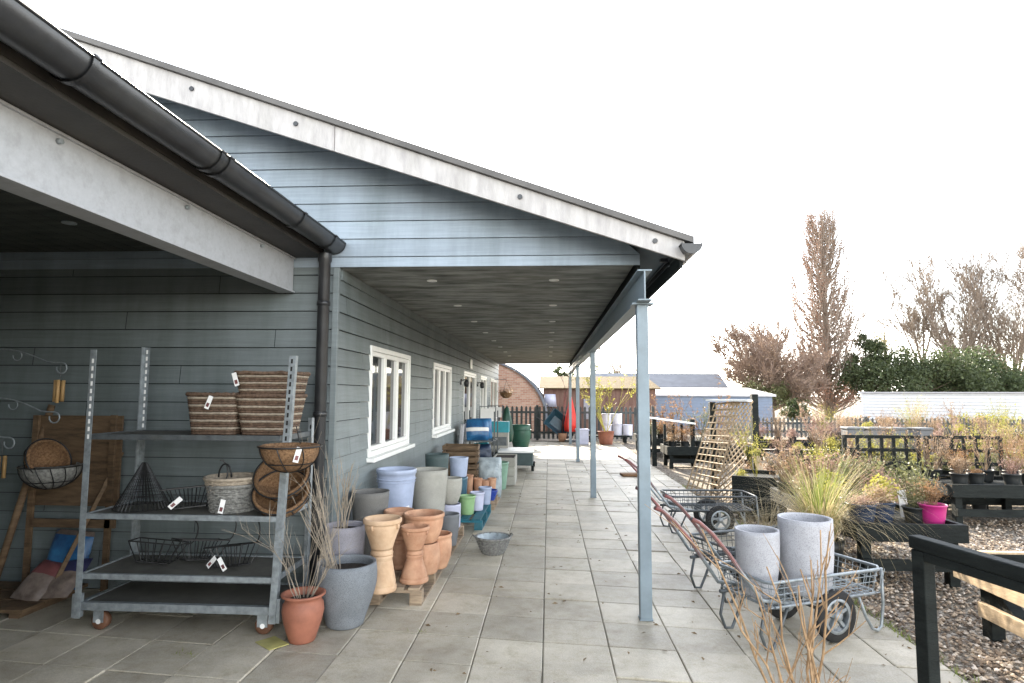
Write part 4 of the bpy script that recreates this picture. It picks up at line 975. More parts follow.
# ================================================================== platform carts on the paving
def cart(loc, rz, label, mg=None):
    mg = mg or m_galv
    t = thing('hand_cart', label, 'cart', loc, rz)
    x0, x1, hw, zr, zb = -.48, .58, .26, .46, .292
    rim = [(x0 + .03, -hw, zr), (x1 - .06, -hw, zr), (x1, -hw + .06, zr), (x1, hw - .06, zr), (x1 - .06, hw, zr), (x0 + .03, hw, zr), (x0, hw - .04, zr), (x0, -hw + .04, zr), (x0 + .03, -hw, zr)]
    mb = MB(); mb.tube(rim, .012, 8, False); mb.tube([(x * .93 + .003, y * .93, zb) for x, y, z in rim], .010, 8, False); mb.build('tray_rim', mg, t)
    mb = MB(); n = 19
    for i in range(n):
        x = x0 + .02 + (x1 - x0 - .04) * i / (n - 1); mb.tube([(x, -hw, zr), (x * .95, -hw * .93, zb), (x * .95, hw * .93, zb), (x, hw, zr)], .0032, 4, False)
    for i in range(9):
        y = -hw + 2 * hw * i / 8; mb.tube([(x0, y, zr), (x0 * .94, y * .93, zb), (x1 * .94, y * .93, zb), (x1, y, zr)], .0032, 4, False)
    for z in (.377, .418):
        k = (z - zb) / (zr - zb); mb.tube([((x * .93 + .003) * (1 - k) + x * k, y * (.93 + .07 * k), z) for x, y, _ in rim], .0032, 4, False)
    mb.build('wire_mesh', mg, t)
    mb = MB()
    for s in (-1, 1):
        mb.tube([(x0 - .02, s * .2, zb - .012), (x1 - .1, s * .2, zb - .012)], .014, 8)
    mb.tube([(.12, -.2, .18), (.12, .2, .18)], .014, 8)
    for s in (-1, 1):
        mb.tube([(-.02, s * .2, zb - .02), (.12, s * .2, .18), (.26, s * .2, zb - .02)], .012, 8)
    mb.build('chassis', m_galv_dark, t)
    for s in (-1, 1):
        y = s * .235; q = MB(); mm = MB()
        mm.lathe([(.118, -.026), (.165, -.026), (.176, -.015), (.178, 0), (.176, .015), (.165, .026), (.118, .026)], n=44)
        q.add([(.12 + v[0], y + v[2], .178 + v[1]) for v in mm.v], mm.f, True); wl = q.build('wheel', m_tyre, t)
        mm = MB(); mm.lathe([(.100, -.024), (.119, -.027), (.119, .027), (.100, .024), (.100, -.024)], n=36); mm.lathe([(0, -.04), (.028, -.038), (.03, 0), (.028, .038), (0, .04)], n=20)
        q = MB(); q.add([(.12 + v[0], y + v[2], .178 + v[1]) for v in mm.v], mm.f, True)
        for k in range(5):
            a = 2 * math.pi * k / 5 + .4; c = Vector((math.cos(a), 0, math.sin(a))); o_ = Vector((.12, y, .178)); q.bar(o_ + c * .022, o_ + c * .104, .022, .03, (0, 1, 0))
        q.build('rim', m_galv, wl)
    for s in (-1, 1):
        pts = [(x1 - .2, s * .2, zb - .01), (x1 - .13, s * .2, .12), (x1 - .07, s * .2, .03), (x1 - .02, s * .2, .012), (x1 + .02, s * .2, .04), (x1 + .02, s * .22, .2), (x1 - .01, s * .24, zr)]
        mb = MB(); mb.tube(pts, .011, 8); mb.build('leg', m_galv, t)
        pts = [(x0 + .02, s * .2, zb - .01), (x0 - .02, s * .2, .12), (x0 + .02, s * .2, .02), (x0 + .08, s * .2, .012), (x0 + .13, s * .2, .1), (x0 + .22, s * .2, zb - .01)]
        mb = MB(); mb.tube(pts, .011, 8); mb.build('leg', m_galv_dark, t)
        hp = [(x0 + .25, s * .225, zb), (x0 - .02, s * .22, zb + .05), (x0 - .16, s * .205, .52), (x0 - .27, s * .205, .66), (x0 - .40, s * .205, .80), (x0 - .5, s * .205, .88), (x0 - .56, s * .205, .905)]
        mb = MB(); mb.tube(hp, .014, 8); h_ = mb.build('handle', m_galv, t)
        mb = MB(); mb.tube(hp[2:], [.0135, .014, .014, .014, .0145], 10); mb.build('red_grip', m_red, h_)
    return t
def cartpos(hl, hr, k=0):
    pass
c1 = Vector((1.0, 4.53, 0)); c2 = Vector((.86, 5.07, 0)); hm = (c1 + c2) / 2; ang = math.atan2(-(c2 - c1).x, (c2 - c1).y)
fw = Vector((math.cos(ang), math.sin(ang), 0))
ang = R(24); fw = Vector((math.cos(ang), math.sin(ang), 0)); cc = Vector((1.78, 4.69, 0))
cart((cc.x, cc.y, 0), ang, 'nearest wire mesh hand cart with red handles carrying two granite planters')
cart((cc.x + .0, cc.y + .93, 0), ang, 'wire mesh hand cart half hidden behind the loaded one', m_galv_dark)
cart((1.95, 8.0, 0), .08, 'farthest wire mesh hand cart, empty beside the trellis', m_galv_dark)
def oncart(u, v): q = cc + fw * u + Vector((-fw.y, fw.x, 0)) * v; return (q.x, q.y, .302)
pot('granite_planter', 'smaller pale granite planter standing left on the loaded hand cart', oncart(-.33, -.0), .45, .15, .112, m_stone, bulge=.012)
pot('granite_planter', 'taller pale granite planter standing right on the loaded hand cart', oncart(.045, -.07), .52, .182, .155, m_stone, bulge=.012)

# ================================================================== foreground twigs
t = thing('bare_shrub', 'leafless orange brown shrub of thin upright twigs nearest the camera', 'shrub', (.98, 2.55, 0), 0)
rg = random.Random(12)
def fg(mb, n, sx):
    for i in range(n):
        a = rg.random() * 6.28; px = (702, 728, 756, 768, 776, 790, 800, 806, 815, 822, 834)[i] + rg.gauss(0, 4)
        tgt = AY(px, rg.uniform(515, 620), 2.55 + rg.gauss(0, .12)); b = Vector((1.05 + rg.gauss(0, .04) - (.06 if i < 2 else 0), 2.55 + rg.gauss(0, .05), .12))
        pts = [b]; m = 6
        for k in range(1, m + 1):
            u = k / m; pts.append(b.lerp(tgt, u) + Vector((rg.gauss(0, .008), rg.gauss(0, .008), .09 * math.sin(math.pi * u) * .5)))
        mb.tube(pts, [.0068 * (1 - .6 * k / m) for k in range(m + 1)], 7)
        for k in range(2, m):
            if rg.random() < .9:
                d = (pts[k + 1] - pts[k]).normalized(); o = Matrix.Rotation(rg.random() * 6.28, 3, d) @ d.orthogonal(); q = pts[k]
                twigs(mb, q, d + o * .7 + Vector((0, 0, .2)), rg.uniform(.06, .26), .0036, 1, rg, .5, .25, 3, 2, 5)
mb = MB(); fg(mb, 11, .3)
mb.build('twigs', m_twig, t)
mb = MB(); mb.tube([(1.02, 2.55, 0), (1.02, 2.55, .15), (1.015, 2.55, .42)], [.03, .024, .016], 8); mb.build('stem', m_twig, t)
for ch in t.children: ch.location = (-.98, -2.55, 0)

# ================================================================== timber display benches on the gravel
def bench(name, label, loc, rz, sx, sy, h=.55, bd=.16, legs_x=2, top=True, brace=False, low=True):
    t = thing(name, label, 'display bench', loc, rz)
    for nm, a, b in (('front_board', (0, 0), (sx, .05)), ('back_board', (0, sy - .05), (sx, sy))):
        mb = MB(); mb.span((a[0], a[1], h - bd), (b[0], b[1], h)); mb.build(nm, m_darktimber, t, bevel=.004)
    for x in (0, sx - .05):
        mb = MB(); mb.span((x, .051, h - bd + .002), (x + .05, sy - .051, h - .002)); mb.build('end_board', m_darktimber, t, bevel=.004)
    if top:
        mb = MB(); n = max(2, int((sy - .1) / .12))
        for i in range(n):
            y = .052 + (sy - .104) * i / n; mb.span((.052, y, h - .07), (sx - .052, y + (sy - .104) / n - .012, h - .05))
        mb.build('slatted_top', m_darktimber, t)
    for i in range(legs_x):
        x = .06 + (sx - .21) * i / max(1, legs_x - 1)
        for y in (.055, sy - .145):
            mb = MB(); mb.span((x, y, -.02), (x + .09, y + .09, h - bd - .002 if not top else h - .072)); mb.build('leg', m_darktimber, t, bevel=.004)
        if brace:
            mb = MB(); mb.bar((x + .045, .15, .03), (x + .045, sy - .15, h - .12), .05, .07, (1, 0, 0)); mb.build('diagonal_brace', m_darktimber, t)
    if low:
        mb = MB(); mb.span((.06, .012, .12), (sx - .06, .05, .22)); mb.build('low_rail', m_darktimber, t, bevel=.004)
        mb = MB(); mb.span((.06, sy - .05, .12), (sx - .06, sy - .012, .22)); mb.build('low_rail', m_darktimber, t, bevel=.004)
    return t
BH = .54
bench('timber_bench', 'low black timber bench holding the magenta pot and coloured pots', (2.80, 5.88, 0), 0, .98, 2.2, BH)
bench('timber_bench', 'black timber bench with thick legs and low rails at the right edge', (5.32, 8.55, 0), 0, 2.6, 1.0, BH, .17, 3)
bench('timber_bench', 'long black timber bench under the square lattice panels', (4.2, 9.75, 0), 0, 3.6, .9, .46, .15, 4)
bench('deep_planter_bench', 'black box shaped timber planter at the paving edge by the trellis', (2.55, 8.85, 0), -.38, .60, .9, .58, .52, 2, low=False)
bench('timber_bench', 'black timber bench behind the trellis hurdle in the rear row', (2.75, 14.6, 0), 0, 2.0, .9, .5, .2, 2)
bench('timber_bench', 'black timber bench along the paving far beyond the veranda posts', (2.65, 17.2, 0), 0, 1.0, 2.4, .5, .2, 2)
bench('timber_bench', 'black timber bench in the middle of the gravel yard', (4.6, 12.6, 0), 0, 3.2, .9, .5, .18, 3)
bench('timber_bench', 'black timber bench in the rear row of the gravel yard', (5.4, 16.4, 0), 0, 5.5, .9, .5, .18, 4)
bench('timber_bench', 'black timber bench far right behind the lattice panels', (8.4, 11.8, 0), 0, 3.6, .9, .55, .18, 3)
bench('timber_bench', 'black timber bench in the farthest row before the picket fence', (8.6, 20.0, 0), 0, 8.0, .9, .5, .18, 4)
# near rail in front of the camera on the right
rp = AY(919, 536, 3.0); RXp, RH = rp.x, rp.z
t = thing('timber_handrail', 'near black timber rail on square posts at the lower right corner', 'rail', (RXp, 3.0, 0), R(12.5))
for y in (-.05, -1.9):
    mb = MB(); mb.span((-.03, y, -.02), (.03, y + .07, RH - .1002 if 0 else RH - .06)); mb.build('post', m_darktimber, t, bevel=.005)
mb = MB(); mb.span((-.032, -2.4, RH - .058), (.032, .03, RH)); mb.build('top_rail', m_darktimber, t, bevel=.006)
mb = MB(); mb.span((-.029, -2.4, RH - .10), (.028, -.052, RH - .0585)); mb.build('side_board', m_darktimber, t, bevel=.004)
# low open bench with sunlit inner boards
t = thing('open_bench_frame', 'low bare timber bench frame with sunlit boards behind the near rail', 'display bench', (3.1, 4.7, 0), 0)
mb = MB(); mb.span((-.02, -2.6, .33), (.025, .3, .53)); mb.build('side_board', m_woodpale, t, bevel=.004)
mb = MB(); mb.span((.0255, -2.6, .32), (.07, .3, .535)); mb.build('outer_board', m_darktimber, t, bevel=.004)
mb = MB(); mb.span((-.018, -2.6, .13), (.022, .05, .23)); mb.build('low_board', m_woodpale, t, bevel=.004)
for y in (-.02, -1.8):
    mb = MB(); mb.span((.026, y, -.02), (.12, y + .1, .318)); mb.build('leg', m_darktimber, t, bevel=.004)
    mb = MB(); mb.span((1.0, y, -.02), (1.09, y + .1, .318)); mb.build('leg', m_darktimber, t, bevel=.004)
mb = MB(); mb.bar((.075, -.5, .02), (.075, .0, .36), .05, .09, (1, 0, 0)); mb.build('diagonal_brace', m_darktimber, t)
for y in (-.15, .22):
    mb = MB(); mb.span((.071, y, .42), (1.1, y + .05, .52)); mb.build('cross_board', m_darktimber, t, bevel=.004)
    mb = MB(); mb.span((.071, y, .521), (1.1, y + .05, .535)); mb.build('cap_strip', m_woodpale, t)
mb = MB(); mb.span((1.101, -2.6, .33), (1.14, .3, .53)); mb.build('far_board', m_woodpale, t, bevel=.004)

# lattice panels
def lattice(loc, sx, h, nx, nz, label, rz=0):
    t = thing('lattice_panel', label, 'trellis', loc, rz); r = .05
    mb = MB()
    for i in range(nx + 1):
        x = sx * i / nx; mb.span((x - r / 2, 0, 0), (x + r / 2, .02, h))
    mb.build('uprights', m_darktimber, t) if 0 else None
    m2 = MB()
    for j in range(nz + 1):
        z = h * j / nz; m2.span((-r / 2, -.0205, max(0, z - r / 2)), (sx + r / 2, -.0005, z + r / 2))
    for v, f, s in ((m2.v, m2.f, m2.sm),): mb.add(v, f)
    mb.build('lattice', m_darktimber, t)
    for x in (-.03, sx - .0):
        q = MB(); q.span((x - .0, .021, -.0), (x + .045, .06, h + .02)); q.build('post', m_darktimber, t)
    return t
la, lb = AY(845, 434, 9.9), AY(918, 437, 9.9)
lattice((la.x, 9.9, .47), lb.x - la.x, .60, 6, 3, 'wider dark square lattice panel standing on the long bench', .0)
la, lb = AY(927, 438, 9.9), AY(966, 438, 9.9)
lattice((la.x, 9.9, .47), lb.x - la.x + .5, .60, 6, 3, 'narrower dark square lattice panel right of the wider one', .0)

# trellis stand with tan expanding trellis leaning on it
s0, s1 = AY(754, 394, 10.4), AY(712, 402, 11.2)
t = thing('trellis_stand', 'sales stand of two dark posts with a pale top board by the gravel', 'display stand', (s0.x, 10.4, 0), 0)
for q in (s0, s1):
    mb = MB(); mb.span((q.x - s0.x - .05, q.y - 10.4 - .05, -.02), (q.x - s0.x + .05, q.y - 10.4 + .05, q.z)); mb.build('post', m_darktimber, t, bevel=.004)
d = Vector((s1.x - s0.x, s1.y - s0.y, 0))
for z0, z1 in ((s0.z - .20, s0.z - .02), (.85, .95)):
    a_, b_ = Vector((-.06, -.06, (z0 + z1) / 2)), Vector((d.x - .06, d.y - .06, (z0 + z1) / 2)); mb = MB(); mb.bar(a_, b_, z1 - z0 if 0 else .03, z1 - z0, (0, 0, 1)) if 0 else mb.bar(a_, b_, .03, z1 - z0, d.cross(Vector((0, 0, 1)))) ; mb.build('cross_board', m_white if z0 > 1 else m_woodpale, t)
mb = MB(); mb.bar((-.02, -.6, .02), (0, -.05, .7), .05, .09, (1, 0, 0)); mb.build('diagonal_brace', m_woodpale, t)
def netpanel(label, A, B, C, D, nu, nv, diag, mat, r=.007):
    # A,B bottom corners, C,D top corners
    t = thing('willow_trellis' if diag else 'mesh_trellis', label, 'trellis', tuple(A), 0); mb = MB()
    def S(u, v): p = A.lerp(B, u).lerp(D.lerp(C, u), v) - A; p.x += 0; return p
    if diag:
        for i in range(-nv, nu):
            for sgn in (1, -1):
                pts = []
                for k in range(nv + 1):
                    u = (i + k) / nu if sgn > 0 else (i + nv - k) / nu
                    if -.001 <= u <= 1.001: pts.append(S(min(1, max(0, u)), k / nv) + Vector((0, -.004 * sgn, 0)))
                if len(pts) > 1: mb.tube(pts, r, 4, False)
    else:
        for i in range(nu + 1): mb.tube([S(i / nu, 0), S(i / nu, 1)], r, 4, False)
        for j in range(nv + 1): mb.tube([S(0, j / nv) + Vector((0, -.01, 0)), S(1, j / nv) + Vector((0, -.01, 0))], r, 4, False)
    mb.build('slats', mat, t); return t
A_, B_ = AZ(708, 497, -.015), AZ(738, 507, -.015); C_, D_ = AY(753, 401, 10.28), AY(731, 400, 10.75)
netpanel('tan diamond willow trellis leaning on the stand', A_, B_, C_, D_, 6, 15, True, m_woodpale, .014)
A_, B_ = AZ(686, 491, -.015), AZ(715, 500, -.015); C_, D_ = AY(738, 402, 10.6), AY(714, 404, 11.15)
netpanel('tan square mesh trellis leaning on the stand, left of the willow one', A_, B_, C_, D_, 6, 14, False, m_woodpale, .014)
t = thing('low_sign_frame', 'dark timber frame with a white slanting top board behind the left bench plants', 'display stand', (AZ(690, 452, .5).x, 15.0, 0), 0)
for dx in (-.45, .45):
    mb = MB(); mb.span((dx - .05, -.05, .0), (dx + .05, .05, 1.12)); mb.build('post', m_darktimber, t)
mb = MB(); mb.bar((-.62, -.06, 1.16), (.5, -.06, 1.02), .04, .18, (0, 1, 0)); mb.build('top_board', m_white, t)
for dx in (-.2, 0, .2):
    mb = MB(); mb.span((dx - .03, -.02, .3), (dx + .03, .01, 1.0)); mb.build('slat', m_darktimber, t)

# ================================================================== plants
def mesh_dry(seed, n=70, h=.45, spread=.22, leaf=.035, per=9):
    rg = random.Random(seed); mb = MB()
    for i in range(n):
        a = rg.random() * 6.283; r = abs(rg.gauss(0, .06)); L = h * rg.uniform(.6, 1.15); tl_ = rg.uniform(.0, .7)
        p = Vector((r * math.cos(a), r * math.sin(a), 0)); d = Vector((math.cos(a) * math.sin(tl_), math.sin(a) * math.sin(tl_), math.cos(tl_)))
        pts = [p, p + d * L * .5 + Vector((rg.gauss(0, .012), rg.gauss(0, .012), 0)), p + d * L + Vector((rg.gauss(0, .03), rg.gauss(0, .03), -.03 * tl_))]
        mb.tube(pts, [.0025, .002, .0012], 3, False)
        for k in range(per):
            u = rg.uniform(.35, 1.0); q = pts[1].lerp(pts[2], (u - .35) / .65) + Vector((rg.gauss(0, .02), rg.gauss(0, .02), rg.gauss(0, .015))); leafquad(mb, q, leaf * rg.uniform(.5, 1.3), rg)
    return mb
def mesh_grass(seed, n=220, L=.55, bend=1.4, w=.006):
    rg = random.Random(seed); mb = MB()
    for i in range(n):
        r = abs(rg.gauss(0, .05)); a = rg.random() * 6.283
        blade(mb, (r * math.cos(a), r * math.sin(a), 0), a + rg.gauss(0, .5), L * rg.uniform(.5, 1.2), w, rg.uniform(.2, 1) * bend, 6, rg.uniform(.05, .4))
    return mb
def mesh_mound(seed, n=900, r=.2, h=.22, leaf=.035):
    rg = random.Random(seed); mb = MB()
    for i in range(n):
        a = rg.random() * 6.283; u = rg.random() ** .6; ph = rg.random() * 1.45; nz = 1 + .35 * mnoise.noise((math.cos(a) * 1.5 + seed, math.sin(a) * 1.5, ph * 2))
        p = Vector((r * u * nz * math.cos(a) * math.cos(ph), r * u * nz * math.sin(a) * math.cos(ph), h * u * nz * math.sin(ph) + .01)); leafquad(mb, p, leaf * rg.uniform(.5, 1.2), rg, .6)
    return mb
def mesh_twig(seed, h=.7, n=7, mat=None):
    rg = random.Random(seed); mb = MB()
    for i in range(n):
        a = rg.random() * 6.283; twigs(mb, (.02 * math.cos(a), .02 * math.sin(a), 0), (.35 * math.cos(a), .35 * math.sin(a), 1), h * rg.uniform(.6, 1), .006, 2, rg, .45, .15, 4, 4, 3, .55,
            (lambda pts, dp: [leafquad(mb, pts[-1].lerp(pts[-2], rg.random()), .028 * rg.uniform(.6, 1.4), rg) for _ in range(5)]))
    return mb
PROTO = {}
def proto(kind, var):
    key = (kind, var)
    if key not in PROTO:
        mb = {'dry': lambda: mesh_dry(var, 60, .42), 'tall': lambda: mesh_dry(var + 40, 60, .85, leaf=.03), 'grass': lambda: mesh_grass(var, 200), 'mound': lambda: mesh_mound(var), 'twig': lambda: mesh_twig(var), 'low': lambda: mesh_mound(var + 9, 700, .2, .11, .025)}[kind]()
        me = bpy.data.meshes.new(kind); me.from_pydata(mb.v, [], mb.f); me.update(); PROTO[key] = me
    return PROTO[key]
MATI = {}
def folmesh(kind, var, mat):
    key = (kind, var, mat.name)
    if key not in MATI:
        me = proto(kind, var).copy(); me.materials.clear(); me.materials.append(mat); MATI[key] = me
    return MATI[key]
POTM = {}
def potmesh(mat, h=.17, r=.105):
    key = (mat.name, h, r)
    if key not in POTM:
        mb = MB(); mb.lathe(potprof(h, r, r * .78, t=.006, lip=.006, liph=.02, n=3), n=20); me = bpy.data.meshes.new('pot'); me.from_pydata(mb.v, [], mb.f); me.update(); me.polygons.foreach_set('use_smooth', mb.sm); me.materials.append(mat); POTM[key] = me
    return POTM[key]
def plant(loc, kind, mat, potmat, label, s=1.0, ph=.17, pr=.105, group=None, cat='potted plant', name='potted_plant'):
    t = thing(name, label, cat, loc, 0, group)
    if potmat is not None:
        o = link(bpy.data.objects.new('pot', potmesh(potmat, ph, pr))); o.parent = t; z = ph - .02
    else: z = 0
    f = link(bpy.data.objects.new('foliage', folmesh(kind, rnd.randint(0, 3), mat))); f.parent = t; f.location = (0, 0, z); k = s * rnd.uniform(.88, 1.12); f.scale = (k, k, k * rnd.uniform(.9, 1.1)); f.rotation_euler = (0, 0, rnd.random() * 6.28)
    return t
BZ = BH - .048
# coloured pots on the near bench
for px, py, kd, mt, pm, s, lab, ph, pr in (
    (867, 522, 'low', m_pinkdry, m_navy, .8, 'pink brown low plant in a dark navy pot at the left of the near bench', .19, .13),
    (886, 521, 'mound', m_dry, m_navy, .75, 'brown leafy plant in a glossy navy pot between the dark pot and the label', .2, .13),
    (921, 521, 'dry', m_olive, m_blackpot, .62, 'small olive plant in a black nursery pot left of the magenta pot', .15, .10),
    (940, 523, 'dry', m_rust, m_pink, .62, 'twiggy rust tinted plant in the magenta pot', .19, .115)):
    q = AZ(px, py, BZ + .03); plant((q.x, q.y + .10, BZ), kd, mt, pm, lab, s, ph, pr)
t = thing('plant_label_card', 'white plant information card standing among pots on the near bench', 'sign', (AZ(907, 520, BZ).x, AZ(907, 520, BZ).y + .05, BZ), .2)
mb = MB(); mb.box((0, 0, .15), (.09, .004, .26), Matrix.Rotation(R(-8), 3, 'X')); o = mb.build('card', m_tag, t)
mb = MB(); mb.box((0, -.0025 + .02, .22), (.07, .003, .06), Matrix.Rotation(R(-8), 3, 'X')); mb.build('picture', m_grassgreen, o)
rows = [(.30, 2.95, 3.70), ]
NM = {'dry': 'dead stemmed perennial', 'mound': 'mounded plant', 'low': 'low spreading plant', 'grass': 'grass tuft', 'twig': 'bare twiggy shrub', 'tall': 'tall dead perennial'}
CN = {m_dry.name: 'tan brown', m_pinkdry.name: 'pinkish brown', m_olive.name: 'olive green', m_straw.name: 'straw coloured', m_yellowleaf.name: 'yellow green', m_rust.name: 'rust orange', m_silver.name: 'silver grey', m_grassgreen.name: 'fresh green', m_ever.name: 'dark green'}
ORD = ['leftmost', 'second', 'third', 'fourth', 'fifth', 'sixth', 'seventh', 'eighth', 'ninth', 'tenth', 'eleventh', 'twelfth', 'thirteenth', 'fourteenth']
def row(where, pts, kinds, mats, s, pots=(m_blackpot,), grp=None):
    for i, p in enumerate(pts):
        kd = kinds[i % len(kinds)]; mt = mats[(i * 2 + len(pts)) % len(mats)]
        plant((p[0] + rnd.gauss(0, .03), p[1] + rnd.gauss(0, .05), p[2]), kd, mt, pots[i % len(pots)], f'{CN[mt.name]} {NM[kd]}, {ORD[i]} {where}', s * rnd.uniform(.85, 1.15), group=grp)
ln = lambda x0, x1, n, y, z: [(x0 + (x1 - x0) * i / (n - 1), y, z) for i in range(n)]
row('across the near bench middle', ln(2.92, 3.62, 4, 6.55, BZ), ['mound', 'low', 'mound', 'dry'], [m_yellowleaf, m_silver, m_olive, m_yellowleaf], .85)
row('across the near bench rear', ln(2.9, 3.65, 4, 7.15, BZ), ['low', 'mound', 'dry', 'mound'], [m_yellowleaf, m_pinkdry, m_olive], 1.0)
row('at the near bench far end', ln(2.9, 3.65, 4, 7.75, BZ), ['dry', 'mound', 'dry', 'dry'], [m_pinkdry, m_dry, m_pinkdry], 1.0)
row('along the right edge bench front', ln(5.55, 7.6, 7, 8.85, BZ), ['dry', 'low', 'dry', 'low'], [m_rust, m_dry, m_pinkdry], .55)
row('along the right edge bench back', ln(5.5, 7.6, 7, 9.25, BZ), ['tall', 'dry', 'twig', 'tall'], [m_dry, m_rust, m_pinkdry, m_dry], .62)
row('in front of the lattice', ln(4.3, 6.4, 8, 9.6, .02), ['dry', 'mound', 'dry', 'low'], [m_dry, m_pinkdry, m_dry], .6)
row('just behind the lattice', ln(4.4, 7.6, 9, 10.35, .36), ['dry', 'mound', 'tall', 'dry'], [m_dry, m_yellowleaf, m_pinkdry, m_olive], .95)
row('on the middle yard bench', ln(4.75, 7.6, 9, 13.0, .44), ['dry', 'mound', 'tall', 'dry'], [m_pinkdry, m_dry, m_pinkdry, m_yellowleaf], .8)
row('on the bench behind the trellis', ln(2.9, 4.6, 6, 15.0, .44), ['mound', 'dry', 'twig', 'dry'], [m_dry, m_olive, m_rust], 1.1)
row('on the bench along the paving', ln(2.85, 3.4, 3, 17.6, .44) + ln(2.85, 3.4, 3, 18.8, .44), ['mound', 'dry', 'mound'], [m_olive, m_dry, m_rust], 1.2)
row('on the rear yard bench', ln(5.6, 10.6, 12, 16.8, .44), ['dry', 'tall', 'mound', 'twig'], [m_pinkdry, m_dry, m_dry, m_olive], .95)
row('on the far right bench', ln(8.6, 11.8, 10, 12.2, .49), ['tall', 'dry', 'twig', 'mound'], [m_rust, m_dry, m_dry, m_pinkdry], .8)
row('on the bench before the fence', ln(8.8, 16.4, 12, 20.4, .44), ['tall', 'dry', 'mound', 'dry'], [m_yellowleaf, m_dry, m_dry, m_pinkdry], 1.1)
row('on gravel beyond the near bench', ln(3.0, 5.0, 7, 8.7, -.02)[3:] + ln(4.1, 5.2, 4, 9.2, -.02), ['dry', 'tall', 'dry', 'mound'], [m_pinkdry, m_dry, m_pinkdry], .9)
row('on gravel past the black planter', ln(3.75, 4.6, 4, 11.6, -.02), ['dry', 'mound', 'tall'], [m_pinkdry, m_dry, m_pinkdry], 1.0)
# the big arching grass by the planters on the cart
g_ = AZ(826, 545, .1)
t = thing('arching_grass', 'large arching straw and green ornamental grass behind the granite planters', 'ornamental grass', (2.62, 6.2, -.02), 0)
mb = MB(); mb.lathe(potprof(.36, .2, .15, n=4), n=28); mb.build('pot', m_blackpot, t)
rg = random.Random(77); mb = MB()
for i in range(640):
    a = rg.random() * 6.283; r = abs(rg.gauss(0, .07)); blade(mb, (r * math.cos(a), r * math.sin(a), .34), a + rg.gauss(0, .4), rg.uniform(.5, 1.35), .006, rg.uniform(.6, 2.6), 9, rg.uniform(.02, .5))
mb.build('straw_blades', m_straw, t)
mb = MB()
for i in range(260):
    a = rg.random() * 6.283; r = abs(rg.gauss(0, .06)); blade(mb, (r * math.cos(a), r * math.sin(a), .34), a + rg.gauss(0, .4), rg.uniform(.5, .95), .007, rg.uniform(.1, .8), 6, rg.uniform(.0, .35))
mb.build('green_blades', m_grassgreen, t)
t = thing('pale_dry_grass', 'pale bleached grass tuft left of the arching green grass', 'ornamental grass', (2.45, 7.2, -.02), 0)
mb = MB()
for i in range(420):
    a = rg.random() * 6.283; r = abs(rg.gauss(0, .09)); blade(mb, (r * math.cos(a), r * math.sin(a), .0), a + rg.gauss(0, .4), rg.uniform(.4, .9), .005, rg.uniform(.6, 2.2), 7, rg.uniform(.05, .6))
mb.build('blades', m_straw, t)
plant((2.95, 9.05, .53), 'twig', m_yellowleaf, None, 'yellow flecked twiggy shrub growing in the black box planter', .75, cat='shrub', name='shrub')
plant((2.72, 8.98, .53), 'mound', m_yellowleaf, None, 'small bright yellow green plant at the corner of the black box planter', .5, cat='plant', name='plant')
plant((AZ(700, 440, .4).x - .2, 16.2, -.02), 'twig', m_rust, m_blackpot, 'orange tinted young shrub behind the white topped frame', 1.7, .25, .16)
plant((3.6, 18.2, -.02), 'twig', m_rust, m_blackpot, 'taller orange tinted shrub in front of the blue grey shed', 1.7, .25, .16)
plant((1.95, 21.3, 0), 'twig', m_yellowleaf, m_terrglaze, 'golden sapling in a brown tub before the picket fence', 2.3, .45, .28)
plant((6.6, 15.4, -.02), 'twig', m_pinkdry, m_blackpot, 'pink brown twiggy shrub on the gravel left of the poplar', 1.3, .25, .16)
for i, (px, Y, s) in enumerate(((980, 14, 1.15), (1005, 15.5, 1.15), (950, 15, .95), (905, 17, .85), (1020, 12.5, 1.1), (880, 18, .85))):
    q = AY(px, 430, Y); plant((q.x, Y, -.02), 'twig', (m_dry, m_yellowleaf, m_pinkdry)[i % 3], m_blackpot, f'{("tan", "golden tinted", "pink brown")[i % 3]} bare shrub {("behind the right end of the lattice", "at the right edge before the white shed", "behind the narrower lattice panel", "behind the wider lattice panel", "farthest right above the thick legged bench", "left end of the white shed")[i]}', s, .25, .16)
# pale troughs seen above the lattice
for i, px in enumerate((852, 873, 893, 920)):
    q = AY(px, 428, 15.2); mb = MB(); mb.span((-.18, -.18, 0), (.18, .18, .92)); mb.span((-.2, -.2, .921), (.2, .2, .98))
    single('tall_planter', f'tall grey planter above the wide lattice, {("leftmost", "second from the left", "third from the left", "rightmost")[i]} of four', 'plant pot', mb, m_slategrey, (q.x, 15.2, -.02), .1 * i, None, .02)
# ================================================================== picket fences
def picket(name, label, x0, y0, x1, y1, h, pitch, mat, w=.085, posts=4):
    t = thing(name, label, 'fence', (x0, y0, -.02), math.atan2(y1 - y0, x1 - x0)); L = math.hypot(x1 - x0, y1 - y0)
    mb = MB(); n = int(L / pitch); fr = random.Random(n)
    for i in range(n):
        x = i * pitch; a = fr.gauss(0, .008); hh = h + fr.gauss(0, .012)
        poly = [(x, .06), (x + w, .06), (x + w + a, hh - .06), (x + w / 2 + a, hh), (x + a, hh - .06)]
        mb.prism(poly, -.02, 0)
    for z in (.25, h - .28): mb.span((0, .0008, z), (L, .036, z + .08))
    mb.build('picket_panel', mat, t)
    for i in range(posts):
        x = L * i / (posts - 1); q = MB(); q.span((x - .05, .037, 0), (x + .05, .137, h + .03)); q.build('post', mat, t, bevel=.006)
    return t
m_fence = M('dark_fence_paint', (.03, .04, .042), .75, .4, 4, .3, 40, c2=(.07, .08, .08))
picket('picket_fence', 'dark picket fence closing the paved walk beyond the veranda', -2.6, 23.1, 3.9, 23.3, 1.28, .17, m_fence)
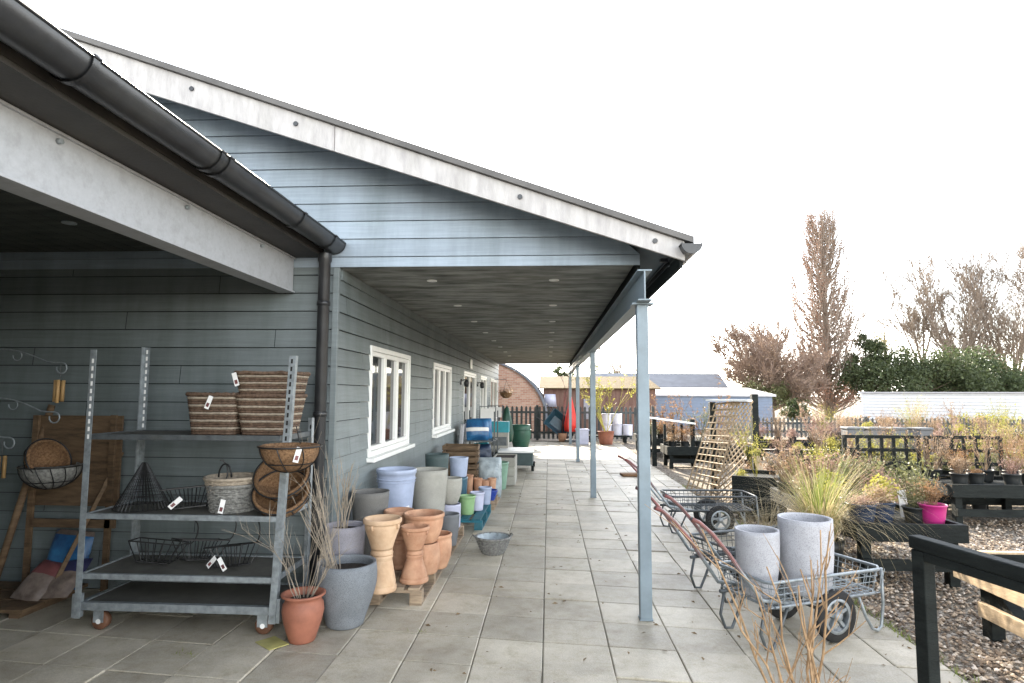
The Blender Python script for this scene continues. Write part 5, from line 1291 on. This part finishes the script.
picket('picket_fence', 'dark green picket fence across the far side of the gravel yard', 8.1, 25.0, 19.5, 26.0, .86, .17, m_fence, posts=6)
# wheelbarrow leaning on the fence
t = thing('wheelbarrow', 'dark green wheelbarrow tipped up against the picket fence', 'wheelbarrow', (AZ(560, 440).x - .1, 22.75, 0), 0)
mb = MB(); 
o4 = lambda a, b, z: [(-a, -b, z), (a, -b, z), (a, b, z), (-a, b, z)]
vs = o4(.28, .2, 0) + o4(.44, .36, .28) + o4(.42, .34, .27) + o4(.26, .18, .02); RM = Matrix.Translation((0, 0, .62)) @ Matrix.Rotation(R(38), 4, 'Y') @ Matrix.Rotation(R(78), 4, 'X')
mb.add([RM @ Vector(v) for v in vs], [(0, 1, 2, 3)] + [(i, (i + 1) % 4, 4 + (i + 1) % 4, 4 + i) for i in range(4)] + [(4 + i, 4 + (i + 1) % 4, 8 + (i + 1) % 4, 8 + i) for i in range(4)] + [(8 + i, 8 + (i + 1) % 4, 12 + (i + 1) % 4, 12 + i) for i in range(4)] + [(12, 13, 14, 15)])
mb.build('pan', m_teal, t, bevel=.01)
mb = MB()
for s in (-1, 1): mb.tube([RM @ Vector((-.75, s * .3, .1)), RM @ Vector((-.1, s * .2, -.05)), RM @ Vector((.55, s * .05, -.08))], .016, 6)
mb.build('handles', m_galv_dark, t)
mb = MB(); c = RM @ Vector((.55, 0, -.08)); mb.ring(tuple(c), .14, .04, 24, 8, 'Y'); mb.build('wheel', m_tyre, t)
# red folded parasol
t = thing('red_parasol', 'folded bright red parasol on a pole in front of the picket fence', 'parasol', (AZ(572, 444).x, 22.3, 0), 0)
mb = MB(); mb.tube([(0, 0, 0), (0, 0, 2.2)], .022, 8); mb.build('pole', m_red, t)
mb = MB(); mb.lathe([(.05, .35), (.2, .38), (.22, .6), (.15, 1.0), (.05, 1.5), (.02, 1.65)], n=32, wob=lambda k, j: 1 + .18 * math.sin(k * math.pi / 2)); mb.build('canopy', m_redbright, t)
mb = MB(); mb.lathe([(0, 0), (.22, 0), (.22, .06), (0, .08)], n=24); mb.build('base', m_slategrey, t)
t = thing('sapling', 'thin leafless sapling tied upright before the fence left of the red parasol', 'sapling', (AZ(563, 444).x, 22.5, 0), 0)
mb = MB(); rg = random.Random(31); twigs(mb, (0, 0, .25), (0, 0, 1), 2.3, .014, 2, rg, .6, .2, 6, 6, 4, .35); mb.build('stem', m_red, t)
mb = MB(); mb.lathe(potprof(.3, .17, .13, n=3), n=20); mb.build('pot', m_terr, t)
t = thing('low_trestle', 'low dark trestle carrying white glazed pots by the fence', 'trestle', (AZ(617, 450).x, 22.2, 0), 0)
mb = MB(); mb.span((-.75, -.25, .20), (.75, .25, .25)); mb.build('top', m_darktimber, t)
for x in (-.6, .6):
    mb = MB(); mb.span((x - .05, -.22, 0), (x + .05, .22, .199)); mb.build('leg', m_darktimber, t)
for i, px in enumerate((607, 617.5, 628)):
    x = AZ(px, 449, .25).x * 22.2 / AZ(px, 449, .25).y
    for k in range(2 if i < 2 else 1):
        pot('white_pot', f'{("left", "middle", "right")[i]} white glazed pot on the trestle, {("at the bottom" if i < 2 else "standing alone") if k == 0 else "stacked on top"}', (x, 22.2, .252 + .385 * k), .38, .17, .16, m_whitepot, lip=.006)
mb = MB(); mb.span((-.2, -.18, 0), (.2, .18, .46)); mb.span((-.22, -.2, .461), (.22, .2, .52)); single('white_box', 'pale lilac lidded box on the paving beside the trestle', 'box', mb, m_lilac, (AZ(586, 450).x, 21.3, 0), .1, None, .01)
mb = MB(); mb.box((0, 0, .03), (.5, .3, .05)); single('doormat', 'brown coir mat lying on the sunlit paving beyond the second post', 'mat', mb, m_coco, AZ(633, 476), .1, None, .01)
# ================================================================== buildings behind
t = thing('brick_barn', 'red brick barn with a curved barrel roof behind the picket fence', 'building', (-2.95, 27, 0), 0)
cx, r0, zc = -2.7 + 2.2, 3.15, .0
arc = [(cx + 3.3 * math.cos(a), .6 + 2.62 * math.sin(a)) for a in [math.pi * k / 24 for k in range(25)]]
mb = MB(); mb.prism([(cx + 3.3, 0)] + arc + [(cx - 3.3, 0)], 0, .25); mb.build('end_wall', m_brick, t)
mb = MB(); arc2 = [(cx + 3.42 * math.cos(a), .6 + 2.72 * math.sin(a)) for a in [math.pi * k / 24 for k in range(25)]]
n = 25; mb.add([(u, -.12, v) for u, v in arc2] + [(u, 9, v) for u, v in arc2] + [(u, -.12, v) for u, v in arc], [(i, i + 1, n + i + 1, n + i) for i in range(24)] + [(i, 2 * n + i, 2 * n + i + 1, i + 1) for i in range(24)], True); mb.build('roof', m_asphaltroof, t)
mb = MB(); mb.span((cx + .5, -.02, .6), (cx + .62, -.001, 2.2)); mb.build('pipe', m_black, t)
t = thing('tin_roofed_shed', 'long low shed with a sunlit corrugated roof and rusty boarded front', 'building', (1.7, 27.5, 0), 0)
x0, x1 = AY(541, 380, 27.5).x - 1.7, AY(658, 380, 27.5).x - 1.7
mb = MB(); mb.span((x0 + .1, .1, 0), (x1 - .1, 3.9, 1.95)); mb.build('wall', m_rustwall, t)
mb = MB(); mb.add([(x0 - .1, -.15, 1.98), (x1 + .1, -.15, 1.98), (x1 + .1, 4.1, 2.62), (x0 - .1, 4.1, 2.62), (x0 - .1, -.15, 1.94), (x1 + .1, -.15, 1.94), (x1 + .1, 4.1, 2.58), (x0 - .1, 4.1, 2.58)], [(0, 1, 2, 3), (7, 6, 5, 4), (0, 4, 5, 1), (1, 5, 6, 2), (2, 6, 7, 3), (3, 7, 4, 0)]); mb.build('roof', m_tin, t)
mb = MB(); mb.span((x0 + 1.9, .06, .6), (x0 + 2.3, .098, 1.5)); mb.build('shutter', m_lilacgrey, t)
t = thing('pale_blue_box', 'pale blue upturned tub hung on the shed front above the fence', 'tub', (AY(550, 400, 27.3).x, 27.4, 1.15), 0)
mb = MB(); mb.lathe([(0, .55), (.24, .55), (.30, 0), (.27, .02), (0, .5)], n=24); mb.build('tub', m_lilac, t)
def shed(name, label, px0, px1, Y, depth, zf, zb, wall, roof, side=None, over=.15):
    x0, x1 = AY(px0, 395, Y).x, AY(px1, 395, Y).x; cx = (x0 + x1) / 2
    t = thing(name, label, 'building', (cx, Y, -.02), 0); a, b = x0 - cx, x1 - cx
    mb = MB(); z = 0
    lap_rows(mb, 0, zf, lambda p, q: [(p, q, [(a, b)])], lambda u, z, o: (u, -o, z), .02, .16); mb.build('front_wall', wall, t)
    mb = MB(); mb.prism([(0.002, 0), (0.002, zf - .02), (depth, zb - .02), (depth, 0)], a + .01, b - .01, 'X'); mb.build('side_wall', side or wall, t)
    mb = MB(); mb.prism([(-over, zf - .01), (depth + over, zb - .01 + (zb - zf) / depth * over), (depth + over, zb + .09 + (zb - zf) / depth * over), (-over, zf + .08)], a - over, b + over, 'X'); mb.build('roof', roof, t)
    return t
zz = lambda py, Y: AY(700, py, Y).z + .02
shed('blue_grey_shed', 'blue grey boarded shed with a pale sunlit roof behind the trellis stand', 655, 772, 31, 4, zz(396, 31), zz(389.5, 35) , m_bluegrey, m_paleroof)
shed('long_grey_barn', 'long dark grey roofed barn far beyond the blue grey shed', 598, 726, 46, 2.2, zz(388, 46), zz(375.5, 48.2), m_bluegrey, m_asphaltroof)
def zy(px, py, Y): return AY(px, py, Y).z + .02
def angled_shed(name, label, x, y, rz, L, D, zf, wall, side, roof):
    t = thing(name, label, 'building', (x, y, -.02), rz)
    mb = MB(); lap_rows(mb, 0, zf, lambda p, q: [(p, q, [(0, L)])], lambda u, z, o: (u, -o, z), .035, .16, .014); mb.build('front_wall', wall, t)
    mb = MB(); mb.span((.01, .003, 0), (L - .02, D - .003, zf - .01)); mb.build('body', wall, t)
    mb = MB(); lap_rows(mb, 0, zf, lambda p, q: [(p, q, [(0, D)])], lambda u, z, o: (L + o - .01, u, z), .02, .16); mb.build('end_wall', side, t)
    for xx in (-.02, L - .06): q = MB(); q.span((xx, -.045, 0), (xx + .08, -.022, zf - .005)); q.build('corner_trim', wall, t)
    mb = MB(); mb.span((-.12, -.14, zf + .001), (L + .12, D + .1, zf + .07)); mb.build('roof', roof, t); return t
angled_shed('white_boarded_shed', 'long whitewashed boarded shed with a blue end wall on the right', 16.75, 34, R(-45), 7.3, 3.6, 1.86, m_whiteboards, m_blueside, m_paleroof)
# ================================================================== trees
def baretree(name, label, px, Y, top_py, wpx, seed, bark, leaf=None, n_lead=1, depth=5, spread=.5, up=.2, nl=2, k=4, ls=.10, trunk=.22, fall=.62, first=.42):
    b = AY(px, 415, Y); H_ = AY(px, top_py, Y).z; rg = random.Random(seed)
    t = thing(name, label, 'tree', (b.x, Y, -.05), 0); mb = MB(); lf = MB()
    cb = (lambda pts, dp: [leafquad(lf, pts[-1].lerp(pts[0], rg.random()) + Vector((rg.gauss(0, .12), rg.gauss(0, .12), rg.gauss(0, .12))), ls * rg.uniform(.6, 1.4), rg) for _ in range(nl)] if dp <= 1 else None) if leaf else None
    tr = MB(); zt_ = H_ * first; tr.tube([(0, 0, 0), (.03, .02, zt_ * .5), (0, 0, zt_)], [trunk * H_ / 12, trunk * .8 * H_ / 12, trunk * .62 * H_ / 12], 8); tr.build('trunk', bark, t)
    wr = wpx * Y / 612 / 2
    for i in range(n_lead):
        a = 6.28 * i / n_lead + rg.random(); s = (wr / H_) * (1.0 if n_lead > 1 else 0)
        twigs(mb, (0, 0, zt_ * .92), (s * math.cos(a), s * math.sin(a), 1), (H_ - zt_) * .62, trunk * .45 * H_ / 12, depth, rg, spread, up, 4, k, 5, fall, cb)
    mb.build('crown', bark, t)
    if leaf and lf.v: lf.build('foliage', leaf, t)
    print(name, len(mb.f), len(lf.f)); return t
m_pinkbark = M('pinkish_bark', (.24, .17, .13), .9, .3, 12, 0, rand=.1)
def fineTree(name, label, px, Y, top_py, wpx, seed, bark, n1=7, n2=15, n3=7, n4=3, base=.12, shape='fan', twigmat=None, trunk=.2, leaf=None, ls=.07, nl=0, rk=1.0):
    b = AY(px, 415, Y); H_ = AY(px, top_py, Y).z; rg = random.Random(seed); wr = wpx * Y / 612 / 2
    t = thing(name, label, 'tree', (b.x, Y, -.05), 0); tr = MB(); mb = MB(); tw = MB(); lf = MB()
    tr.tube([(0, 0, 0), (.04, .02, H_ * base * .6), (0, 0, H_ * base * 1.2)], [trunk * 1.2, trunk, trunk * .85], 9); tr.build('trunk', bark, t)
    def curve(p, d, L, bendup, r0, r1, n, wob):
        pts = [p]; v = d.normalized()
        for i in range(n):
            v = (v + Vector((rg.gauss(0, wob), rg.gauss(0, wob), rg.gauss(0, wob * .6) + bendup / n))).normalized(); pts.append(pts[-1] + v * (L / n))
        return pts, [r0 + (r1 - r0) * i / n for i in range(n + 1)]
    for i in range(n1):
        a = 6.283 * (i + rg.uniform(-.3, .3)) / n1
        if shape == 'round': el = rg.uniform(.25, 1.25)
        else: el = rg.uniform(.8, 1.4) if i else 1.5
        d = Vector((math.cos(a) * math.cos(el), math.sin(a) * math.cos(el), math.sin(el)))
        reach = min(H_ * (1 - base) / max(.25, d.z), wr * 1.05 / max(.12, math.cos(el))) * rg.uniform(.85, 1.0)
        P, Rr = curve(Vector((0, 0, H_ * base * rg.uniform(.7, 1.15))), d, reach, .25 if shape != 'round' else .1, trunk * .5, .016, 7, .07); mb.tube(P, Rr, 5, False)
        for j in range(n2):
            f = rg.uniform(.18, .98); k = min(6, int(f * 7)); q = P[k].lerp(P[k + 1], f * 7 - k); td = (P[k + 1] - P[k]).normalized()
            o = Matrix.Rotation(rg.random() * 6.283, 3, td) @ td.orthogonal().normalized(); L2 = reach * rg.uniform(.22, .50) * (1.15 - f * .7)
            P2, R2 = curve(q, td + o * rg.uniform(.5, 1.0) + Vector((0, 0, .15)), L2, .3, .022 * (1.4 - f), .010, 4, .12); mb.tube(P2, R2, 3, False)
            for m in range(n3):
                f2 = rg.uniform(.2, 1.0); k2 = min(3, int(f2 * 4)); q2 = P2[k2].lerp(P2[k2 + 1], f2 * 4 - k2); t2 = (P2[k2 + 1] - P2[k2]).normalized()
                o = Matrix.Rotation(rg.random() * 6.283, 3, t2) @ t2.orthogonal().normalized(); L3 = L2 * rg.uniform(.35, .8)
                P3, R3 = curve(q2, t2 + o * rg.uniform(.5, 1.0) + Vector((0, 0, .2)), L3, .2, .0075 * rk, .005 * rk, 2, .15); tw.tube(P3, R3, 3, False)
                for _ in range(n4):
                    q3 = P3[0].lerp(P3[2], rg.uniform(.3, 1)); e3 = q3 + (t2 + Vector((rg.gauss(0, .5), rg.gauss(0, .5), rg.gauss(.2, .4)))).normalized() * L3 * rg.uniform(.3, .7); tw.tube([q3, e3], [.0055 * rk, .004 * rk], 3, False)
                    for _ in range(nl): leafquad(lf, q3.lerp(e3, rg.random()), ls * rg.uniform(.6, 1.4), rg)
    mb.build('crown', bark, t); tw.build('twigs', twigmat or bark, t)
    if lf.v: lf.build('foliage', leaf, t)
    print(name, len(mb.f) + len(tw.f), len(lf.f)); return t
# columnar poplar
t = thing('columnar_poplar', 'very tall narrow columnar poplar with russet leaves rising above the yard', 'tree', (AY(829, 415, 45).x, 45, -.05), 0)
PH = AY(829, 208, 45).z; rg = random.Random(5); tr = MB(); tr.tube([(0, 0, 0), (.05, 0, PH * .4), (-.05, .05, PH * .75), (.05, 0, PH * .97)], [.33, .24, .12, .02], 8); tr.build('trunk', m_barkgrey, t)
br = MB(); lf = MB()
for i in range(620):
    z = PH * (.03 + .86 * rg.random() ** 1.2); a = rg.random() * 6.283
    prof = 3.6 * (1 - (z / PH)) ** .55 * (1 if z > PH * .15 else .85) * rg.uniform(.3, 1.0)
    L = min(PH - z, rg.uniform(1.6, 4.2)) * (1 if z < PH * .8 else .8); pts = []
    for k in range(6):
        u = k / 5; rr = prof * math.sin(min(1, .12 + u * 1.3) * math.pi / 2); pts.append((rr * math.cos(a + .2 * u) + rg.gauss(0, .03), rr * math.sin(a + .2 * u) + rg.gauss(0, .03), z + L * u ** 1.15))
    br.tube(pts, [.038, .03, .022, .015, .009, .004], 4, False)
    for k in range(9):
        u = rg.uniform(.2, .95) * 5; j = int(u); q = Vector(pts[j]).lerp(Vector(pts[min(5, j + 1)]), u - j); d = Vector((math.cos(a) * .35 + rg.gauss(0, .25), math.sin(a) * .35 + rg.gauss(0, .25), 1))
        l = rg.uniform(.4, 1.1); e = q + d.normalized() * l; br.tube([q, e], [.013, .008], 3, False)
        m = (3 if z < PH * .5 else 2) + (4 if a > 2.2 and a < 4.2 else 0)
        for _ in range(m): leafquad(lf, q.lerp(e, rg.random()) + Vector((rg.gauss(0, .06), rg.gauss(0, .06), 0)), rg.uniform(.05, .10), rg, .8)
br.build('crown', m_barkgrey, t); lf.build('foliage', m_poplarleaf, t)
def massed(name, label, px, Y, base_py, top_py, wpx, seed, leaf, n=5000, ls=.2, bark=None, clumps=26, dark=None, group=None):
    H_ = AY(px, top_py, Y).z; rg = random.Random(seed); b = AY(px, 415, Y); wr = wpx * Y / 612 / 2
    t = thing(name, label, 'tree' if 'tree' in name else 'shrub', (b.x, Y, -.05), 0, group)
    tr = MB(); tr.tube([(0, 0, 0), (.1, .05, H_ * .35), (0, 0, H_ * .8)], [.09 * H_ / 3, .07 * H_ / 3, .02], 7)
    cl = []
    for i in range(clumps):
        a = rg.random() * 6.283; ph = math.asin(rg.uniform(-.25, 1)); rr = rg.uniform(.45, .95)
        c = Vector((wr * rr * math.cos(a) * math.cos(ph), wr * rr * .8 * math.sin(a) * math.cos(ph), H_ * (.42 + .48 * rr * math.sin(ph)))); cl.append((c, rg.uniform(.18, .34) * min(wr, H_)))
        tr.tube([(0, 0, H_ * .3), tuple(c * .6 + Vector((0, 0, H_ * .1))), tuple(c)], [.05, .03, .01], 4, False)
    tr.build('trunk', bark or m_bark, t); lf = MB()
    for i in range(n):
        c, r = rg.choice(cl); d = Vector((rg.gauss(0, 1), rg.gauss(0, 1), rg.gauss(0, .8))).normalized() * r * rg.random() ** .4
        leafquad(lf, c + d, ls * rg.uniform(.5, 1.3), rg, .6)
    lf.build('crown', leaf, t); return t
m_evm = leafmat('mid_green_leaves', (.05, .075, .03), (.11, .14, .06), .3)
m_pale = leafmat('pale_catkin_foliage', (.30, .27, .15), (.45, .40, .24), .4)
massed('evergreen_tree', 'dark evergreen tree directly right of the poplar', 868, 44, 400, 318, 46, 1, m_ever, 9000, .16, clumps=30)
massed('evergreen_tree', 'broad dark green tree mass behind the white shed', 908, 42, 400, 340, 125, 2, m_ever, 20000, .19, clumps=34)
massed('evergreen_tree', 'dull olive green tree mass behind the right half of the white shed', 965, 44, 400, 350, 125, 3, m_evm, 17000, .2)
massed('evergreen_tree', 'olive green tree mass at the right edge behind the shed roof', 1022, 45, 400, 352, 100, 4, m_olive, 13000, .19)
massed('pale_tree', 'pale yellowish rounded tree above the evergreens', 888, 55, 400, 303, 70, 5, m_pale, 4000, .14, clumps=30)
massed('olive_shrub', 'greenish shrub mass under the bare round tree left of the poplar', 765, 41, 412, 372, 70, 6, m_olive, 4000, .17)
massed('dark_shrub', 'dark green shrub behind the fence at the foot of the poplar', 796, 34, 420, 396, 26, 7, m_ever, 1800, .16)
fineTree('bare_round_tree', 'bare rounded twiggy tree left of the poplar', 772, 42, 327, 92, 11, m_barkgrey, 18, 18, 8, 4, .12, 'round', m_pinkbark, .16, m_dry, .09, 1, 2.8)
fineTree('bare_tree', 'slim bare tree with thin branches left of the big bare trees', 925, 52, 266, 40, 12, m_barkgrey, 5, 18, 9, 3, .3, 'fan', m_barkgrey, .2, rk=2.5)
fineTree('bare_tree', 'tall spreading bare tree behind the white shed', 968, 50, 254, 84, 13, m_barkgrey, 10, 18, 8, 3, .2, 'fan', m_barkgrey, .26, rk=2.5)
fineTree('bare_tree', 'tall bare tree at the right edge of the view', 1016, 50, 252, 76, 14, m_barkgrey, 9, 18, 8, 3, .2, 'fan', m_barkgrey, .26, rk=2.5)
fineTree('bare_tree', 'bare tree seen between the second and first veranda posts', 630, 55, 350, 56, 15, m_barkgrey, 7, 12, 6, 2, .2, 'round', m_barkgrey, .2, rk=2.5)
baretree('bare_bush', 'russet twiggy bush at the foot of the poplar', 838, 40, 385, 36, 16, m_bark, m_poplarleaf, 6, 3, .55, .1, 3, 4, .08, .15, .66, .1)
massed('evergreen_tree', 'green tree peeking over the tin roofed shed', 565, 50, 400, 352, 26, 8, m_evm, 2200, .22)
massed('olive_tree', 'olive green tree over the tin roof near the veranda end', 596, 50, 400, 360, 50, 9, m_olive, 2600, .2)
massed('evergreen_tree', 'blue green conifer between the veranda posts', 614, 60, 400, 360, 26, 10, m_evm, 1800, .2)
massed('low_hedge', 'low tan hedge running before the white shed', 900, 28.6, 420, 415, 150, 17, m_dry, 4200, .10, clumps=60)
massed('low_hedge', 'golden hedge before the right end of the white shed', 985, 28.2, 420, 412, 80, 18, m_yellowleaf, 3000, .10, clumps=40)
EXPO=3.1
# ------------------------------------------------------------------ repeats
GROUPS = {'terracotta_vase': 'terracotta vases on the near pallet', 'terracotta_pot': 'terracotta pots along the wall', 'blue_pot': 'stacked blue pots', 'lilac_pot': 'small lilac pots along the wall',
    'beige_pot': 'beige pots on the pallets', 'pallet': 'pallets along the wall', 'apple_crate': 'stacked apple crates', 'trough': 'stacked planting troughs', 'feed_bag': 'bags on the display rack',
    'wire_rack': 'thin wire racks between the doors', 'wicker_trough': 'striped wicker baskets on the trolley', 'coir_hanging_basket': 'coir hanging baskets on the trolley', 'wire_trough': 'black wire baskets on the trolley',
    'timber_pole': 'timber poles leaning on the wall', 'wall_hook': 'scrolled hooks on the shelter wall', 'bamboo_chime': 'bamboo wind chimes', 'compost_sack': 'sacks on the low platform', 'wall_lantern': 'lanterns beside the door',
    'hand_cart': 'wire mesh hand carts', 'granite_planter': 'granite planters on the hand cart', 'timber_bench': 'black timber plant benches', 'lattice_panel': 'dark square lattice panels', 'potted_plant': 'potted plants in the yard',
    'tall_planter': 'tall grey planters behind the lattice', 'picket_fence': 'picket fences', 'white_pot': 'white pots on the trestle', 'evergreen_tree': 'evergreen trees behind the sheds', 'bare_tree': 'bare trees behind the sheds', 'low_hedge': 'low hedges before the white shed'}
import re
for o in bpy.data.objects:
    if o.parent is None and 'label' in o:
        g_ = GROUPS.get(re.sub(r'\.\d+$', '', o.name))
        if g_: o['group'] = g_
# ------------------------------------------------------------------ light
w = bpy.data.worlds.new('World'); sc.world = w; w.use_nodes = True
nt = w.node_tree; bg = nt.nodes['Background']
sky = nt.nodes.new('ShaderNodeTexSky'); sky.sky_type = 'NISHITA'; sky.sun_disc = False
d = ray(395, 125); SAZ = math.atan2(d.x, d.y); SEL = math.atan2(d.z, math.hypot(d.x, d.y))
sky.sun_elevation = SEL; sky.sun_rotation = SAZ
sky.air_density = 1.0; sky.dust_density = 0.4; sky.ozone_density = 1.0
# thin veil of cloud over the clear sky
tc = nt.nodes.new('ShaderNodeTexCoord'); mp = nt.nodes.new('ShaderNodeMapping'); mp.inputs['Scale'].default_value = (1.2, 1.2, 3.2); nt.links.new(tc.outputs['Generated'], mp.inputs[0])
cn = N(nt, 'ShaderNodeTexNoise', i_Scale=2.3, i_Detail=8.0, i_Roughness=.6); nt.links.new(mp.outputs[0], cn.inputs['Vector'])
cr = ramp(nt, [(.32, (.45, .45, .45)), (.68, (.97, .97, .97))]); nt.links.new(cn.outputs['Fac'], cr.inputs[0])
bw = nt.nodes.new('ShaderNodeRGBToBW'); nt.links.new(sky.outputs[0], bw.inputs[0])
cc_ = N(nt, 'ShaderNodeMix', data_type='RGBA', blend_type='MULTIPLY', i_Factor=1.0); nt.links.new(bw.outputs[0], cc_.inputs['A']); cc_.inputs['B'].default_value = (1.07, 1.03, .98, 1)
sm = N(nt, 'ShaderNodeMix', data_type='RGBA'); nt.links.new(cr.outputs[0], sm.inputs['Factor']); nt.links.new(sky.outputs[0], sm.inputs['A']); nt.links.new(cc_.outputs['Result'], sm.inputs['B'])
nt.links.new(sm.outputs['Result'], bg.inputs['Color']); bg.inputs['Strength'].default_value = .15
ld = bpy.data.lights.new('sun', 'SUN'); ld.energy = 2.5; ld.angle = R(.5); ld.color = (1, .88, .70)
lo = link(bpy.data.objects.new('sun', ld)); lo.location = (-8, 25, 14)
lo.rotation_euler = (-Vector((d.x, d.y, d.z))).to_track_quat('-Z', 'Y').to_euler()
sc.view_settings.view_transform = 'Standard'; sc.view_settings.look = 'None'; sc.view_settings.gamma = 1
sc.view_settings.exposure = EXPO
sc.cycles.max_bounces = 6; sc.cycles.diffuse_bounces = 4; sc.cycles.transparent_max_bounces = 8
sc.cycles.use_denoising = True
